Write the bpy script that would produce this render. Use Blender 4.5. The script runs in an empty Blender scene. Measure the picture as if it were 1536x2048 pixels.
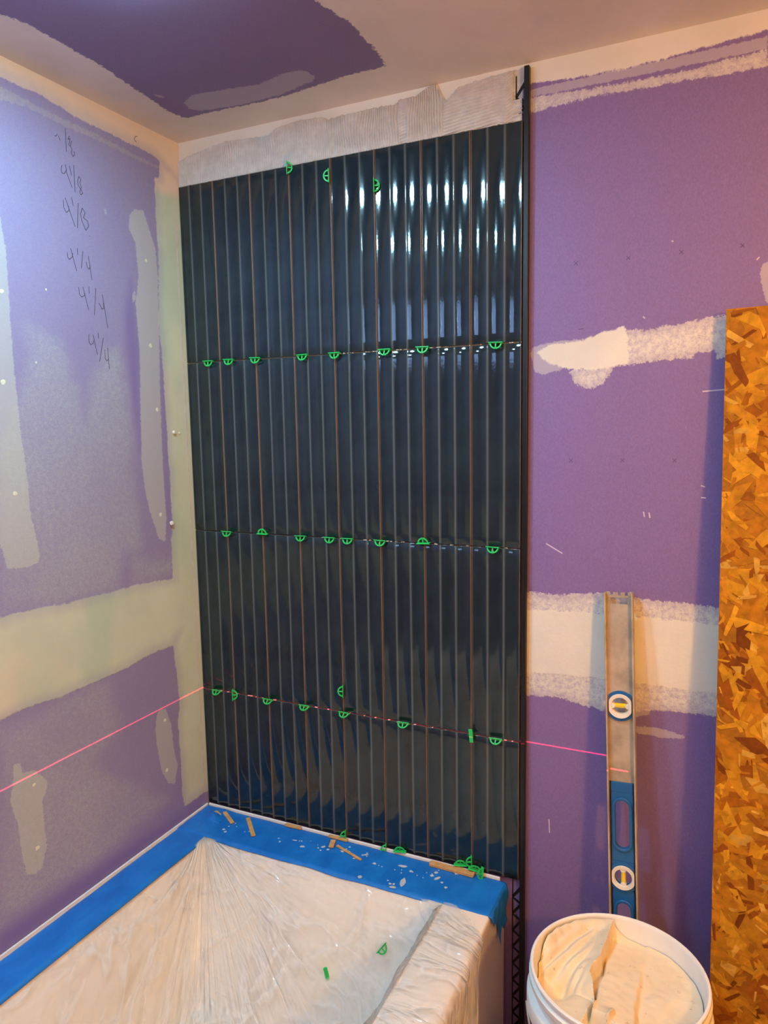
import bpy, bmesh, math, random
import numpy as np
from mathutils import Vector, Matrix, noise as mn
random.seed(7); np.random.seed(7)
sc = bpy.context.scene
COL = sc.collection

# ---------------------------------------------------------------- camera, world, lights, exposure
sc.view_settings.view_transform = 'Standard'
sc.view_settings.look = 'None'
sc.view_settings.gamma = 1.0
sc.view_settings.use_curve_mapping = False
sc.view_settings.exposure = 0.0
CAM = (1.19659, -1.42103, 1.43041); YAW, PIT, ROL, FPX = -0.44281, -0.12204, -0.01764, 1457.03
cd = bpy.data.cameras.new('camera'); cam = bpy.data.objects.new('camera', cd); COL.objects.link(cam)
cd.sensor_fit = 'VERTICAL'; cd.sensor_height = 24.0; cd.lens = FPX/2048*24.0; cd.clip_start = 0.02
_f = Vector((math.sin(YAW)*math.cos(PIT), math.cos(YAW)*math.cos(PIT), math.sin(PIT)))
_r = _f.cross(Vector((0,0,1))).normalized(); _u = _r.cross(_f)
_r2 = _r*math.cos(ROL)+_u*math.sin(ROL); _u2 = -_r*math.sin(ROL)+_u*math.cos(ROL)
cam.matrix_world = Matrix(((_r2.x,_u2.x,-_f.x,CAM[0]),(_r2.y,_u2.y,-_f.y,CAM[1]),(_r2.z,_u2.z,-_f.z,CAM[2]),(0,0,0,1)))
sc.camera = cam

world = bpy.data.worlds.new('world'); sc.world = world; world.use_nodes = True
world.node_tree.nodes['Background'].inputs[0].default_value = (0.32,0.52,1.0,1)
world.node_tree.nodes['Background'].inputs[1].default_value = 9.0

COOL = (0.42,0.80,1.0); WARM = (1.0,0.42,0.09)
COOL_E = 258.0            # emission of the two round ceiling lights
WARM_E = 115.0            # emission of the warm round ceiling light
LASER_W = 0.6
FILL_E = 270.0; FILL_C = (1.0,0.52,0.09); FILL_LOC = (2.0,-1.30,1.68)   # unseen globe added for warm fill light
FLOOR = 0.10; CEIL = 2.09

WARM_LOC = (1.60,-0.75,CEIL)

# rotary laser of a levelling tool standing out of frame: light only in the level plane
ll = bpy.data.lights.new('laser_plane_light','POINT'); ll.energy = LASER_W; ll.color = (1,0.02,0.06); ll.shadow_soft_size = 0.001
ll.use_nodes = True
nt = ll.node_tree; em = nt.nodes['Emission']
g = nt.nodes.new('ShaderNodeNewGeometry'); sx = nt.nodes.new('ShaderNodeSeparateXYZ'); ab = nt.nodes.new('ShaderNodeMath'); ab.operation='ABSOLUTE'
mr = nt.nodes.new('ShaderNodeMapRange'); mr.interpolation_type='SMOOTHSTEP'
mr.inputs['From Min'].default_value = 0.0002; mr.inputs['From Max'].default_value = 0.0017
mr.inputs['To Min'].default_value = 400.0; mr.inputs['To Max'].default_value = 0.0
nt.links.new(g.outputs['Normal'], sx.inputs[0]); nt.links.new(sx.outputs['Z'], ab.inputs[0]); nt.links.new(ab.outputs[0], mr.inputs['Value']); 
# the fan of the line ends at the spirit level
fm = nt.nodes.new('ShaderNodeMath'); fm.operation='MULTIPLY_ADD'; fm.inputs[1].default_value=-0.304
gt = nt.nodes.new('ShaderNodeMath'); gt.operation='LESS_THAN'; gt.inputs[1].default_value=0.0
mu_ = nt.nodes.new('ShaderNodeMath'); mu_.operation='MULTIPLY'
nt.links.new(sx.outputs['Y'], fm.inputs[0]); nt.links.new(sx.outputs['X'], fm.inputs[2]); nt.links.new(fm.outputs[0], gt.inputs[0])
nt.links.new(gt.outputs[0], mu_.inputs[0]); nt.links.new(mr.outputs[0], mu_.inputs[1]); nt.links.new(mu_.outputs[0], em.inputs['Strength'])
lo = bpy.data.objects.new('laser_plane_light', ll); COL.objects.link(lo); lo.location = (0.80,-0.85,0.7660)

# ---------------------------------------------------------------- measured outlines (metres, on their own planes)
D = {
 'LM': [[[-0.0587,2.0367],[-0.0676,1.9233],[-0.0811,1.7717],[-0.0889,1.6511],[-0.0842,1.6063],[-0.0823,1.5023],[-0.0814,1.4269],[-0.08,1.3352],[-0.0793,1.211],[-0.0881,1.073],[0.0,1.15],[0.03,1.15],[0.03,2.0],[0,2.02]],[[-0.547,1.0885],[-0.4845,1.0873],[-0.3998,1.0811],[-0.2841,1.0771],[-0.2197,1.0766],[-0.0867,1.069],[0.03,1.13],[0.03,1.0],[-0.0993,0.9056],[-0.1883,0.9053],[-0.257,0.8953],[-0.3595,0.8959],[-0.4343,0.8945],[-0.5011,0.9006],[-0.5644,0.8964],[-1.6,0.86],[-1.6,1.09]],[[-0.0987,0.9129],[-0.0968,0.8686],[-0.0914,0.8229],[-0.0868,0.7654],[-0.0962,0.7128],[-0.0941,0.5984],[-0.0943,0.5227],[-0.0896,0.4874],[-0.0145,0.4875],[0.03,0.48],[0.03,1.05]],[[-2.3,2.2],[-2.3,2.035],[-0.4595,2.0515],[-0.3745,2.0539],[-0.2813,2.0425],[-0.1737,2.0394],[-0.0858,2.037],[-0.0609,2.0295],[0.03,1.98],[0.03,2.2]]],
 'LF': [[[-2.3,1.985],[-0.4608,2.0377],[-0.3472,2.0297],[-0.248,2.0289],[-0.1359,2.0216],[-0.0618,2.0173],[-0.0623,2.0118],[-0.1572,2.012],[-0.232,2.0156],[-0.3167,2.0154],[-0.4068,2.021],[-0.4631,2.0116],[-2.3,1.95]],[[-0.4813,1.8117],[-0.4746,1.7525],[-0.4773,1.5747],[-0.4733,1.4194],[-0.4676,1.363],[-0.4651,1.2678],[-0.452,1.1883],[-0.4555,1.1742],[-0.4816,1.1693],[-0.5238,1.1745],[-0.5349,1.2211],[-0.62,1.17],[-0.625,1.35],[-0.61,1.7]],[[-0.1631,1.8853],[-0.1469,1.9039],[-0.1178,1.9078],[-0.1072,1.8846],[-0.0862,1.8304],[-0.0827,1.7714],[-0.0908,1.6058],[-0.0975,1.4571],[-0.1002,1.3364],[-0.098,1.2134],[-0.1057,1.1583],[-0.1266,1.1699],[-0.1508,1.2352],[-0.1635,1.2961],[-0.1678,1.3406],[-0.1631,1.457],[-0.1546,1.6006],[-0.1586,1.7021],[-0.1448,1.7611],[-0.1482,1.8319],[-0.1655,1.8566]],[[-0.5451,0.8054],[-0.5297,0.8014],[-0.5284,0.7803],[-0.5029,0.7745],[-0.4755,0.7406],[-0.4776,0.7171],[-0.4887,0.7073],[-0.4885,0.6705],[-0.4871,0.608],[-0.5008,0.5694],[-0.5213,0.5669],[-0.5367,0.5786],[-0.5424,0.6242],[-0.5464,0.686],[-0.5576,0.7358],[-0.5479,0.7748]],[[-0.1636,0.7645],[-0.1365,0.7616],[-0.1198,0.7147],[-0.1147,0.6456],[-0.1048,0.6035],[-0.1186,0.5607],[-0.1408,0.5751],[-0.1627,0.6186],[-0.172,0.6884],[-0.174,0.7254]],[[-0.2376,1.8846],[-0.2282,1.8839],[-0.2238,1.8709],[-0.2318,1.873]],[[-0.1659,1.7235],[-0.1565,1.7281],[-0.1596,1.7084],[-0.1692,1.7006]]],
 'LH': [[[-0.4466,1.6229],[-0.4023,1.6231],[-0.3579,1.594],[-0.3392,1.5265],[-0.3172,1.4567],[-0.2941,1.5285],[-0.2621,1.592],[-0.2192,1.606],[-0.2036,1.5326],[-0.1946,1.4241],[-0.1933,1.2909],[-0.1812,1.1529],[-0.2347,1.1507],[-0.2669,1.0789],[-0.3775,1.079],[-0.5467,1.0913],[-0.5193,1.3933],[-0.4398,1.5777]],[[-0.217,1.1476],[-0.0851,1.1126],[-0.0879,1.0766],[-0.2226,1.0783]],[[-0.5659,0.8806],[-0.3545,0.892],[-0.293,0.8844],[-0.281,0.7656],[-0.3557,0.7178],[-0.1387,0.5304],[-0.3599,0.5038],[-0.5345,0.5122],[-0.5992,0.5139]]],
 'LB': [[[-1.6,0.45],[-1.6,0.5],[-0.6007,0.4968],[-0.4656,0.4916],[-0.2887,0.4886],[-0.0885,0.4775],[-0.0147,0.4849],[-0.0112,0.4502],[-0.6048,0.452]],[[-0.1682,1.7497],[-0.1614,1.6867],[-0.1577,1.6004],[-0.1635,1.4902],[-0.1709,1.379],[-0.1799,1.4569],[-0.1927,1.5761],[-0.196,1.6611]],[[-0.0852,1.5721],[-0.0841,1.4571],[-0.0865,1.3403],[-0.0846,1.2093],[-0.0932,1.1864],[-0.0905,1.3757],[-0.0899,1.4687]],[[-0.3658,1.6414],[-0.3206,1.5972],[-0.2924,1.549],[-0.3222,1.4587],[-0.3516,1.526],[-0.3937,1.5909]],[[-0.2395,1.1459],[-0.2313,1.0825],[-0.2772,1.0756]]],
 'LD': [[-0.5021,1.5157],[-0.4904,1.678],[-0.4957,1.3118],[-0.1186,1.8002],[-0.1193,1.6135],[-0.1097,1.4696],[-0.1172,1.2264],[-0.5048,0.7443],[-0.5083,0.6156],[-0.1404,0.7338],[-0.1431,0.6091],[-0.3937,1.6953],[-0.4285,1.5553]],
 'BM': [[[0.8342,1.0486],[0.9614,1.0527],[1.0724,1.0538],[1.1907,1.0525],[2.6,1.05],[2.6,0.9],[1.1953,0.9202],[1.0758,0.9204],[0.9635,0.9218],[0.835,0.9148],[0.6,0.94],[0.6,1.06]],[[0.8528,1.5603],[0.8615,1.5678],[0.8776,1.5735],[0.9122,1.5779],[0.9383,1.5781],[0.9689,1.5897],[1.0137,1.6001],[1.0201,1.5876],[1.0233,1.5571],[1.0256,1.5286],[0.9828,1.5248],[0.9443,1.5232],[0.9129,1.5247],[0.878,1.535],[0.8617,1.5478]],[[0.78,2.2],[0.78,2.055],[0.8335,2.0539],[0.9183,2.0455],[1.0055,2.0444],[1.0877,2.0498],[1.1657,2.0526],[1.2293,2.0576],[2.6,2.07],[2.6,2.2]],[[-0.05,2.2],[-0.05,1.5],[0.82,1.5],[0.82,2.2]]],
 'BF': [[[0.834,1.085],[0.9025,1.0837],[0.989,1.0961],[1.0716,1.0886],[1.1414,1.0883],[1.1896,1.0843],[2.6,1.09],[2.6,0.86],[1.1967,0.879],[1.148,0.8769],[1.077,0.8726],[1.022,0.8567],[0.9548,0.8616],[0.9051,0.8717],[0.8353,0.8666],[0.6,0.92],[0.6,1.1]],[[1.0139,1.5918],[1.0553,1.5897],[1.0908,1.5946],[1.1369,1.601],[1.1638,1.6048],[1.1882,1.6048],[1.2251,1.6067],[1.2282,1.5275],[1.1909,1.5313],[1.1708,1.5329],[1.1669,1.5483],[1.1547,1.5435],[1.141,1.5449],[1.1321,1.5349],[1.0925,1.5345],[1.0325,1.5293],[0.9954,1.5255],[0.9906,1.5103],[0.9757,1.4954],[0.9553,1.4867],[0.9344,1.4917],[0.9211,1.5053],[0.9142,1.5241],[0.97,1.5267]],[[0.8337,2.0301],[0.9186,2.0248],[1.006,2.0218],[1.0886,2.0205],[1.1666,2.0249],[1.2305,2.0282],[1.2316,2.0018],[1.1675,2.0011],[1.113,2.0042],[1.0482,2.005],[0.9631,2.0093],[0.8916,2.0059],[0.8339,2.0009]]],
 'BT': [[[0.8396,1.5597],[0.8451,1.5701],[0.8641,1.5756],[0.8989,1.58],[0.9434,1.5811],[0.9178,1.5501],[0.8996,1.5247],[0.8647,1.517],[0.8482,1.5244]],[[1.2341,1.6872],[1.2445,1.6902],[1.2687,1.6795],[1.2716,1.6139],[1.2451,1.6202],[1.2341,1.6584]],[[0.8336,2.0433],[1.2297,2.0483],[1.2305,2.0282],[0.8337,2.0292]],[[1.0532,0.8359],[1.0942,0.8393],[1.1433,0.8313],[1.1435,0.8263],[1.0947,0.8202],[1.0535,0.8232]],[[1.0477,0.873],[1.0752,0.8733],[1.0778,0.8627],[1.0482,0.8538]]],
 'CP': [[[0.11,-1.9],[0.1164,-0.5441],[0.1309,-0.5001],[0.1284,-0.3493],[0.1002,-0.1315],[0.1113,-0.094],[0.2009,-0.0926],[0.3451,-0.0841],[0.506,-0.1046],[0.5924,-0.104],[0.5997,-0.1761],[0.6023,-0.2661],[0.5824,-0.349],[0.62,-0.55],[0.66,-0.9],[0.66,-1.9]]],
 'CB': [[[0.1585,-0.1557],[0.1964,-0.1748],[0.2588,-0.1671],[0.3435,-0.152],[0.4122,-0.1692],[0.4466,-0.1624],[0.4552,-0.131],[0.4405,-0.1156],[0.3514,-0.0936],[0.2405,-0.0939],[0.1607,-0.1081],[0.1469,-0.1266]],[[0.1319,-0.2136],[0.1408,-0.2064],[0.1387,-0.1897],[0.1296,-0.197]],[[0.4965,-0.1364],[0.5196,-0.1397],[0.5164,-0.1037],[0.4946,-0.1036]]],
 'PEN': [[[-0.3486,1.9899],[-0.3458,1.9897],[-0.3414,1.9947]],[[-0.3393,1.9925],[-0.3357,1.9847]],[[-0.3212,2.012],[-0.3226,1.9685]],[[-0.3124,2.0013],[-0.3167,1.9931],[-0.311,1.9967],[-0.3154,1.9832],[-0.3117,1.9821],[-0.3077,1.9937]],[[-0.3111,1.9823],[-0.3079,1.9776],[-0.3107,1.9699],[-0.3067,1.9642],[-0.3027,1.9689],[-0.3033,1.9756]],[[-0.3353,1.9397],[-0.3382,1.932],[-0.3366,1.9246],[-0.3307,1.9256],[-0.3256,1.9334],[-0.3268,1.9433]],[[-0.3266,1.932],[-0.3143,1.9032]],[[-0.3174,1.9438],[-0.3135,1.9265]],[[-0.3066,1.9481],[-0.3074,1.897]],[[-0.2951,1.9301],[-0.2996,1.92],[-0.2985,1.9122],[-0.292,1.9057],[-0.2879,1.8998],[-0.2929,1.8956],[-0.2956,1.9001],[-0.29,1.9109],[-0.294,1.9181],[-0.2904,1.9249],[-0.2951,1.9301]],[[-0.3381,1.874],[-0.3379,1.8592],[-0.3327,1.8517],[-0.3254,1.8576],[-0.3265,1.8654]],[[-0.3332,1.8799],[-0.3129,1.8291]],[[-0.3174,1.8846],[-0.3143,1.8685]],[[-0.3015,1.8775],[-0.3075,1.828]],[[-0.2919,1.8705],[-0.2971,1.8575],[-0.2956,1.846],[-0.2889,1.8333],[-0.2863,1.828],[-0.2782,1.8381],[-0.2799,1.8473],[-0.2904,1.8519],[-0.2849,1.8627],[-0.2919,1.8705]],[[-0.2779,1.8195],[-0.2771,1.818]],[[-0.3372,1.775],[-0.3363,1.7658],[-0.333,1.7625],[-0.326,1.7678],[-0.3234,1.7765]],[[-0.3281,1.7849],[-0.3166,1.7428]],[[-0.3118,1.7882],[-0.3111,1.7753]],[[-0.2977,1.7851],[-0.3043,1.7504]],[[-0.2906,1.7661],[-0.2884,1.7545],[-0.2842,1.7523],[-0.2804,1.7595]],[[-0.2839,1.7782],[-0.2786,1.7319]],[[-0.3144,1.7118],[-0.3137,1.6988],[-0.3086,1.6935],[-0.3014,1.6969],[-0.2985,1.7022]],[[-0.3037,1.7146],[-0.2924,1.6703]],[[-0.2878,1.7171],[-0.288,1.7037]],[[-0.2695,1.7175],[-0.2782,1.661]],[[-0.2636,1.6876],[-0.2573,1.6765],[-0.2522,1.6779],[-0.252,1.6892]],[[-0.2532,1.7064],[-0.2438,1.6388]],[[-0.2959,1.621],[-0.2972,1.6062],[-0.2929,1.5999],[-0.2862,1.6035],[-0.2847,1.6098]],[[-0.2848,1.6209],[-0.2768,1.5806]],[[-0.2714,1.6259],[-0.2713,1.6147]],[[-0.258,1.6173],[-0.2721,1.5672]],[[-0.2559,1.5935],[-0.2564,1.5758],[-0.2519,1.5698],[-0.2474,1.5752]],[[-0.2479,1.598],[-0.2468,1.5536]],[[-0.1245,2.0618],[-0.1315,2.0592],[-0.1349,2.052],[-0.1284,2.0486]]],
 'PX': [[[0.921,1.7238],[0.9285,1.7158]],[[0.9211,1.7165],[0.9284,1.723]],[[1.0151,1.7234],[1.0222,1.7157]],[[1.0152,1.7164],[1.022,1.7227]],[[1.1046,1.7239],[1.1113,1.7163]],[[1.1048,1.7171],[1.1111,1.7232]],[[1.2014,1.7237],[1.2079,1.7164]],[[1.2017,1.7171],[1.2076,1.723]],[[0.9167,1.3552],[0.9244,1.3475]],[[0.9168,1.3474],[0.9243,1.3552]],[[1.0124,1.3557],[1.0197,1.3482]],[[1.0125,1.3481],[1.0196,1.3557]],[[1.1036,1.3561],[1.1106,1.3489]],[[1.1038,1.3488],[1.1104,1.3561]],[[0.9312,1.5985],[0.9413,1.5997]]],
 'SC': [[[1.1537,1.2858],[1.162,1.2852]],[[1.153,1.3076],[1.1597,1.305]],[[1.0558,1.2567],[1.0578,1.2464]],[[1.0656,1.2552],[1.0676,1.2449]],[[0.8737,1.186],[0.9065,1.1678]],[[1.0462,1.6137],[1.0497,1.6099]],[[1.1247,1.4121],[1.1247,1.4117]],[[1.227,1.6937],[1.2314,1.6981]],[[1.15,1.4755],[1.1862,1.4778]],[[0.8855,0.6058],[0.8868,0.5762]],[[1.0909,1.7408],[1.0942,1.7396]]],
 'TS': [[0.003,2.0485],[0.0303,2.0563],[0.1033,2.0672],[0.1387,2.0709],[0.18,2.068],[0.2535,2.0637],[0.271,2.0751],[0.3251,2.0808],[0.3871,2.0775],[0.4051,2.0692],[0.4352,2.0716],[0.5052,2.0722],[0.5615,2.0702],[0.5726,2.0775],[0.6053,2.0768],[0.6397,2.0915],[0.6523,2.0889],[0.6605,2.0698],[0.6708,2.0549],[0.6947,2.0758],[0.7401,2.0803],[0.7648,2.0823],[0.8074,2.0841]],
 'SP': {'B': [[0.0695,1.5775,0],[0.1295,1.578,0],[0.2045,1.5776,0],[0.3308,1.5777,0],[0.4122,1.5777,0],[0.5328,1.5784,0],[0.6193,1.5776,0],[0.7745,1.5784,0]],'C': [[0.1021,1.1732,0],[0.2056,1.1746,1],[0.3108,1.1751,0],[0.3875,1.1744,0],[0.4336,1.1734,0],[0.5142,1.1743,0],[0.6158,1.1744,1],[0.7687,1.1745,0]],'D': [[0.0489,0.7611,0],[0.2032,0.7648,0],[0.307,0.7657,0],[0.4136,0.7641,0],[0.5629,0.7683,0],[0.7756,0.7639,0]]},
 'SPV': [[0.3061,1.9835,1],[0.4097,1.9511,-1],[0.5151,1.9154,1],[0.0985,0.7626,1],[0.4122,0.8176,-1],[0.4091,0.4615,-1],[0.5149,0.4537,-1]],
 'SPL': [[0.7236,0.7672],[0.5507,0.449],[0.6962,0.453],[0.7227,0.4716],[0.7306,0.4527],[0.7476,0.4456]],
 'SH': [[[0.0446,-0.0268],[0.0673,-0.0377]],[[0.0688,-0.0215],[0.1193,-0.0554]],[[0.141,-0.021],[0.2008,-0.082]],[[0.2447,-0.0299],[0.2818,-0.0209]],[[0.3668,-0.0164],[0.4094,-0.0227]],[[0.4035,-0.0363],[0.4806,-0.0644]],[[0.387,-0.0235],[0.3988,-0.0494]],[[0.6286,-0.0198],[0.7308,-0.0237]]],
 'CR': [[-0.0583,1.4159],[-0.0391,1.4143],[-0.0834,1.2019]],
 'LEV': [[0.9906,-0.02,1.1029],[1.0431,-0.02,1.1054],[1.022,-0.08,0.4999],[1.0727,-0.08,0.5045]],
 'LEVZ': {'top': 1.1055,'slot0': 1.0951,'slot1': 1.0811,'ring1': 0.8902,'grip': 0.7448,'h0': 0.7116,'h1': 0.6197,'ring2': 0.5655,'h20': 0.517,'laser': 0.7703},
 'SPT': [[0.5773,-0.165,0.3352],[0.4631,-0.2,0.2661]],
 'SPEC': [[0.4388,-0.0384],[0.4655,-0.0523],[0.365,-0.0487],[0.3242,-0.0487],[0.4864,-0.0431],[0.5234,-0.0599],[0.5753,-0.0611],[0.6089,-0.0561],[0.6323,-0.0555],[0.6489,-0.0385],[0.1764,-0.062],[0.2675,-0.0689],[0.1291,-0.0585],[0.3858,-0.0616],[0.4329,-0.0517],[0.5735,-0.1098],[0.0575,-0.0648],[0.6792,-0.0725],[0.6838,-0.0232]],
 'CAM': [1.19659,-1.42103,1.43041,-0.44281,-0.12204,-0.01764,1457.02974,0.0,0.1035,0.10021,1.1737,0.45547],
}

# ---------------------------------------------------------------- helpers
def tag(o, label=None, cat=None, group=None, kind=None):
    if label: o['label'] = label
    if cat: o['category'] = cat
    if group: o['group'] = group
    if kind: o['kind'] = kind
    return o
def empty(name, loc=(0,0,0)):
    o = bpy.data.objects.new(name, None); COL.objects.link(o); o.location = loc; o.empty_display_size = 0.02; return o
def mesh_obj(name, V, F, mat, parent=None, smooth=False, sharp=None, attrs=None, loc=None):
    me = bpy.data.meshes.new(name); me.from_pydata([tuple(map(float,v)) for v in V], [], [tuple(map(int,f)) for f in F]); me.update()
    if mat: me.materials.append(mat)
    if smooth:
        me.polygons.foreach_set('use_smooth', [True]*len(me.polygons))
        if sharp: me.set_sharp_from_angle(angle=math.radians(sharp))
    if attrs:
        for k, a in attrs.items():
            at = me.attributes.new(k,'FLOAT','POINT'); at.data.foreach_set('value', np.asarray(a,dtype=np.float32))
    o = bpy.data.objects.new(name, me); COL.objects.link(o)
    if parent: o.parent = parent
    if loc is not None: o.location = loc
    return o
class MB:
    def __init__(s): s.V=[]; s.F=[]
    def add(s, V, F):
        b=len(s.V); s.V += [tuple(v) for v in V]; s.F += [tuple(i+b for i in f) for f in F]; return s
    def box(s, lo, hi, M=None):
        x0,y0,z0=lo; x1,y1,z1=hi
        V=[(x0,y0,z0),(x1,y0,z0),(x1,y1,z0),(x0,y1,z0),(x0,y0,z1),(x1,y0,z1),(x1,y1,z1),(x0,y1,z1)]
        if M: V=[tuple(M@Vector(v)) for v in V]
        return s.add(V,[(0,3,2,1),(4,5,6,7),(0,1,5,4),(1,2,6,5),(2,3,7,6),(3,0,4,7)])
    def bar(s, a, b, w, h, up=(0,0,1)):
        a=Vector(a); b=Vector(b); d=(b-a).normalized(); u=Vector(up); r=d.cross(u)
        if r.length<1e-5: r=d.cross(Vector((1,0,0)))
        r.normalize(); u=r.cross(d)
        V=[p+r*(sx*w/2)+u*(sy*h/2) for p in (a,b) for sx,sy in ((-1,-1),(1,-1),(1,1),(-1,1))]
        return s.add(V,[(0,1,2,3),(7,6,5,4),(0,4,5,1),(1,5,6,2),(2,6,7,3),(3,7,4,0)])
    def path(s, pts, w, h, up):
        for i in range(len(pts)-1): s.bar(pts[i],pts[i+1],w,h,up)
        return s
    def lathe(s, prof, n=48, c=(0,0,0), M=None, close=False):
        V=[];F=[]
        for r,z in prof:
            for i in range(n):
                a=2*math.pi*i/n; v=Vector((r*math.cos(a),r*math.sin(a),z))
                V.append(tuple((M@v if M else v)+Vector(c)))
        m=len(prof); rng=m if close else m-1
        for j in range(rng):
            for i in range(n):
                k=(i+1)%n; j2=(j+1)%m
                F.append((j*n+i,j*n+k,j2*n+k,j2*n+i))
        return s.add(V,F)
    def prism(s, poly, M, d0, d1):
        # poly in 2D (a,b); M maps (a,b,depth) to world
        n=len(poly); V=[M@Vector((a,b,d0)) for a,b in poly]+[M@Vector((a,b,d1)) for a,b in poly]
        F=[tuple(range(n))[::-1],tuple(range(n,2*n))]+[(i,(i+1)%n,n+(i+1)%n,n+i) for i in range(n)]
        return s.add(V,F)
    def ring(s, outer, inner, M, d0, d1):
        n=len(outer); V=[]
        for P in (outer,inner):
            for d in (d0,d1): V+=[M@Vector((a,b,d)) for a,b in P]
        F=[]
        for i in range(n):
            k=(i+1)%n
            F+=[(i,k,n+k,n+i),(2*n+k,2*n+i,3*n+i,3*n+k),(n+i,n+k,3*n+k,3*n+i),(k,i,2*n+i,2*n+k)]
        return s.add(V,F)
    def build(s, name, mat, parent=None, smooth=False, sharp=None, bevel=0.0, seg=2, loc=None):
        o=mesh_obj(name,s.V,s.F,mat,parent,smooth,sharp,loc=loc)
        bm=bmesh.new(); bm.from_mesh(o.data); bmesh.ops.recalc_face_normals(bm,faces=bm.faces); bm.to_mesh(o.data); bm.free()
        if smooth and sharp: o.data.set_sharp_from_angle(angle=math.radians(sharp))
        if bevel:
            m=o.modifiers.new('bevel','BEVEL'); m.width=bevel; m.segments=seg; m.limit_method='ANGLE'
        return o
def copy_tree(o, parent=None):
    c=o.copy(); COL.objects.link(c)
    if parent: c.parent=parent
    for ch in list(o.children): copy_tree(ch,c)
    return c

# ---------------------------------------------------------------- materials
class NT:
    def __init__(s, name):
        s.m=bpy.data.materials.new(name); s.m.use_nodes=True; s.t=s.m.node_tree; s.n=s.t.nodes
        s.p=s.n['Principled BSDF']; s.out=s.n['Material Output']
    def new(s,k,**kw):
        n=s.n.new('ShaderNode'+k)
        for a,b in kw.items(): setattr(n,a,b)
        return n
    def set(s,sock,v):
        if isinstance(v,bpy.types.NodeSocket): s.t.links.new(v,sock)
        elif isinstance(v,(tuple,list)) and len(v)==3 and sock.type=='RGBA': sock.default_value=(*v,1)
        else: sock.default_value=v
    def P(s,k,v): s.set(s.p.inputs[k],v); return s
    def math(s,op,a,b=0.0,c=None,clamp=False):
        n=s.new('Math',operation=op); n.use_clamp=clamp; s.set(n.inputs[0],a); s.set(n.inputs[1],b)
        if c is not None: s.set(n.inputs[2],c)
        return n.outputs[0]
    def coord(s,k='Object'):
        if not hasattr(s,'tc'): s.tc=s.new('TexCoord')
        return s.tc.outputs[k]
    def noise(s,scale,detail=3,rough=.55,vec=None,st=None,dist=0.0):
        v=vec if vec is not None else s.coord()
        if st: mp=s.new('Mapping'); s.set(mp.inputs[0],v); mp.inputs['Scale'].default_value=st; v=mp.outputs[0]
        n=s.new('TexNoise'); s.set(n.inputs['Vector'],v); n.inputs['Scale'].default_value=scale; n.inputs['Detail'].default_value=detail; n.inputs['Roughness'].default_value=rough; n.inputs['Distortion'].default_value=dist
        return n.outputs['Fac']
    def attr(s,name): n=s.new('Attribute'); n.attribute_name=name; return n.outputs['Fac']
    def ss(s,v,a,b,lo=0.0,hi=1.0):
        n=s.new('MapRange',interpolation_type='SMOOTHSTEP')
        s.set(n.inputs['Value'],v); s.set(n.inputs['From Min'],a); s.set(n.inputs['From Max'],b); s.set(n.inputs['To Min'],lo); s.set(n.inputs['To Max'],hi); return n.outputs[0]
    def mix(s,f,a,b):
        n=s.new('Mix',data_type='RGBA'); s.set(n.inputs[0],f); s.set(n.inputs[6],a); s.set(n.inputs[7],b); return n.outputs[2]
    def bump(s,h,strength=.3,dist=.001):
        n=s.new('Bump'); s.set(n.inputs['Height'],h); n.inputs['Strength'].default_value=strength; n.inputs['Distance'].default_value=dist
        s.set(s.p.inputs['Normal'],n.outputs[0]); return n.outputs[0]
def srgb(r,g,b):
    f=lambda c:(c/255)/12.92 if c/255<=.04045 else ((c/255+.055)/1.055)**2.4
    return (f(r),f(g),f(b))
def simple(name,col,rough=.5,metal=0.0,noise_amt=.08,nscale=30,bumpd=0.0,bscale=200):
    t=NT(name); n=t.noise(nscale,4)
    t.P('Base Color',t.mix(t.ss(n,.3,.7), tuple(c*(1-noise_amt) for c in col), tuple(min(1,c*(1+noise_amt)) for c in col)))
    t.P('Roughness',rough).P('Metallic',metal)
    if bumpd: t.bump(t.noise(bscale,3),.4,bumpd)
    return t.m

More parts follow.
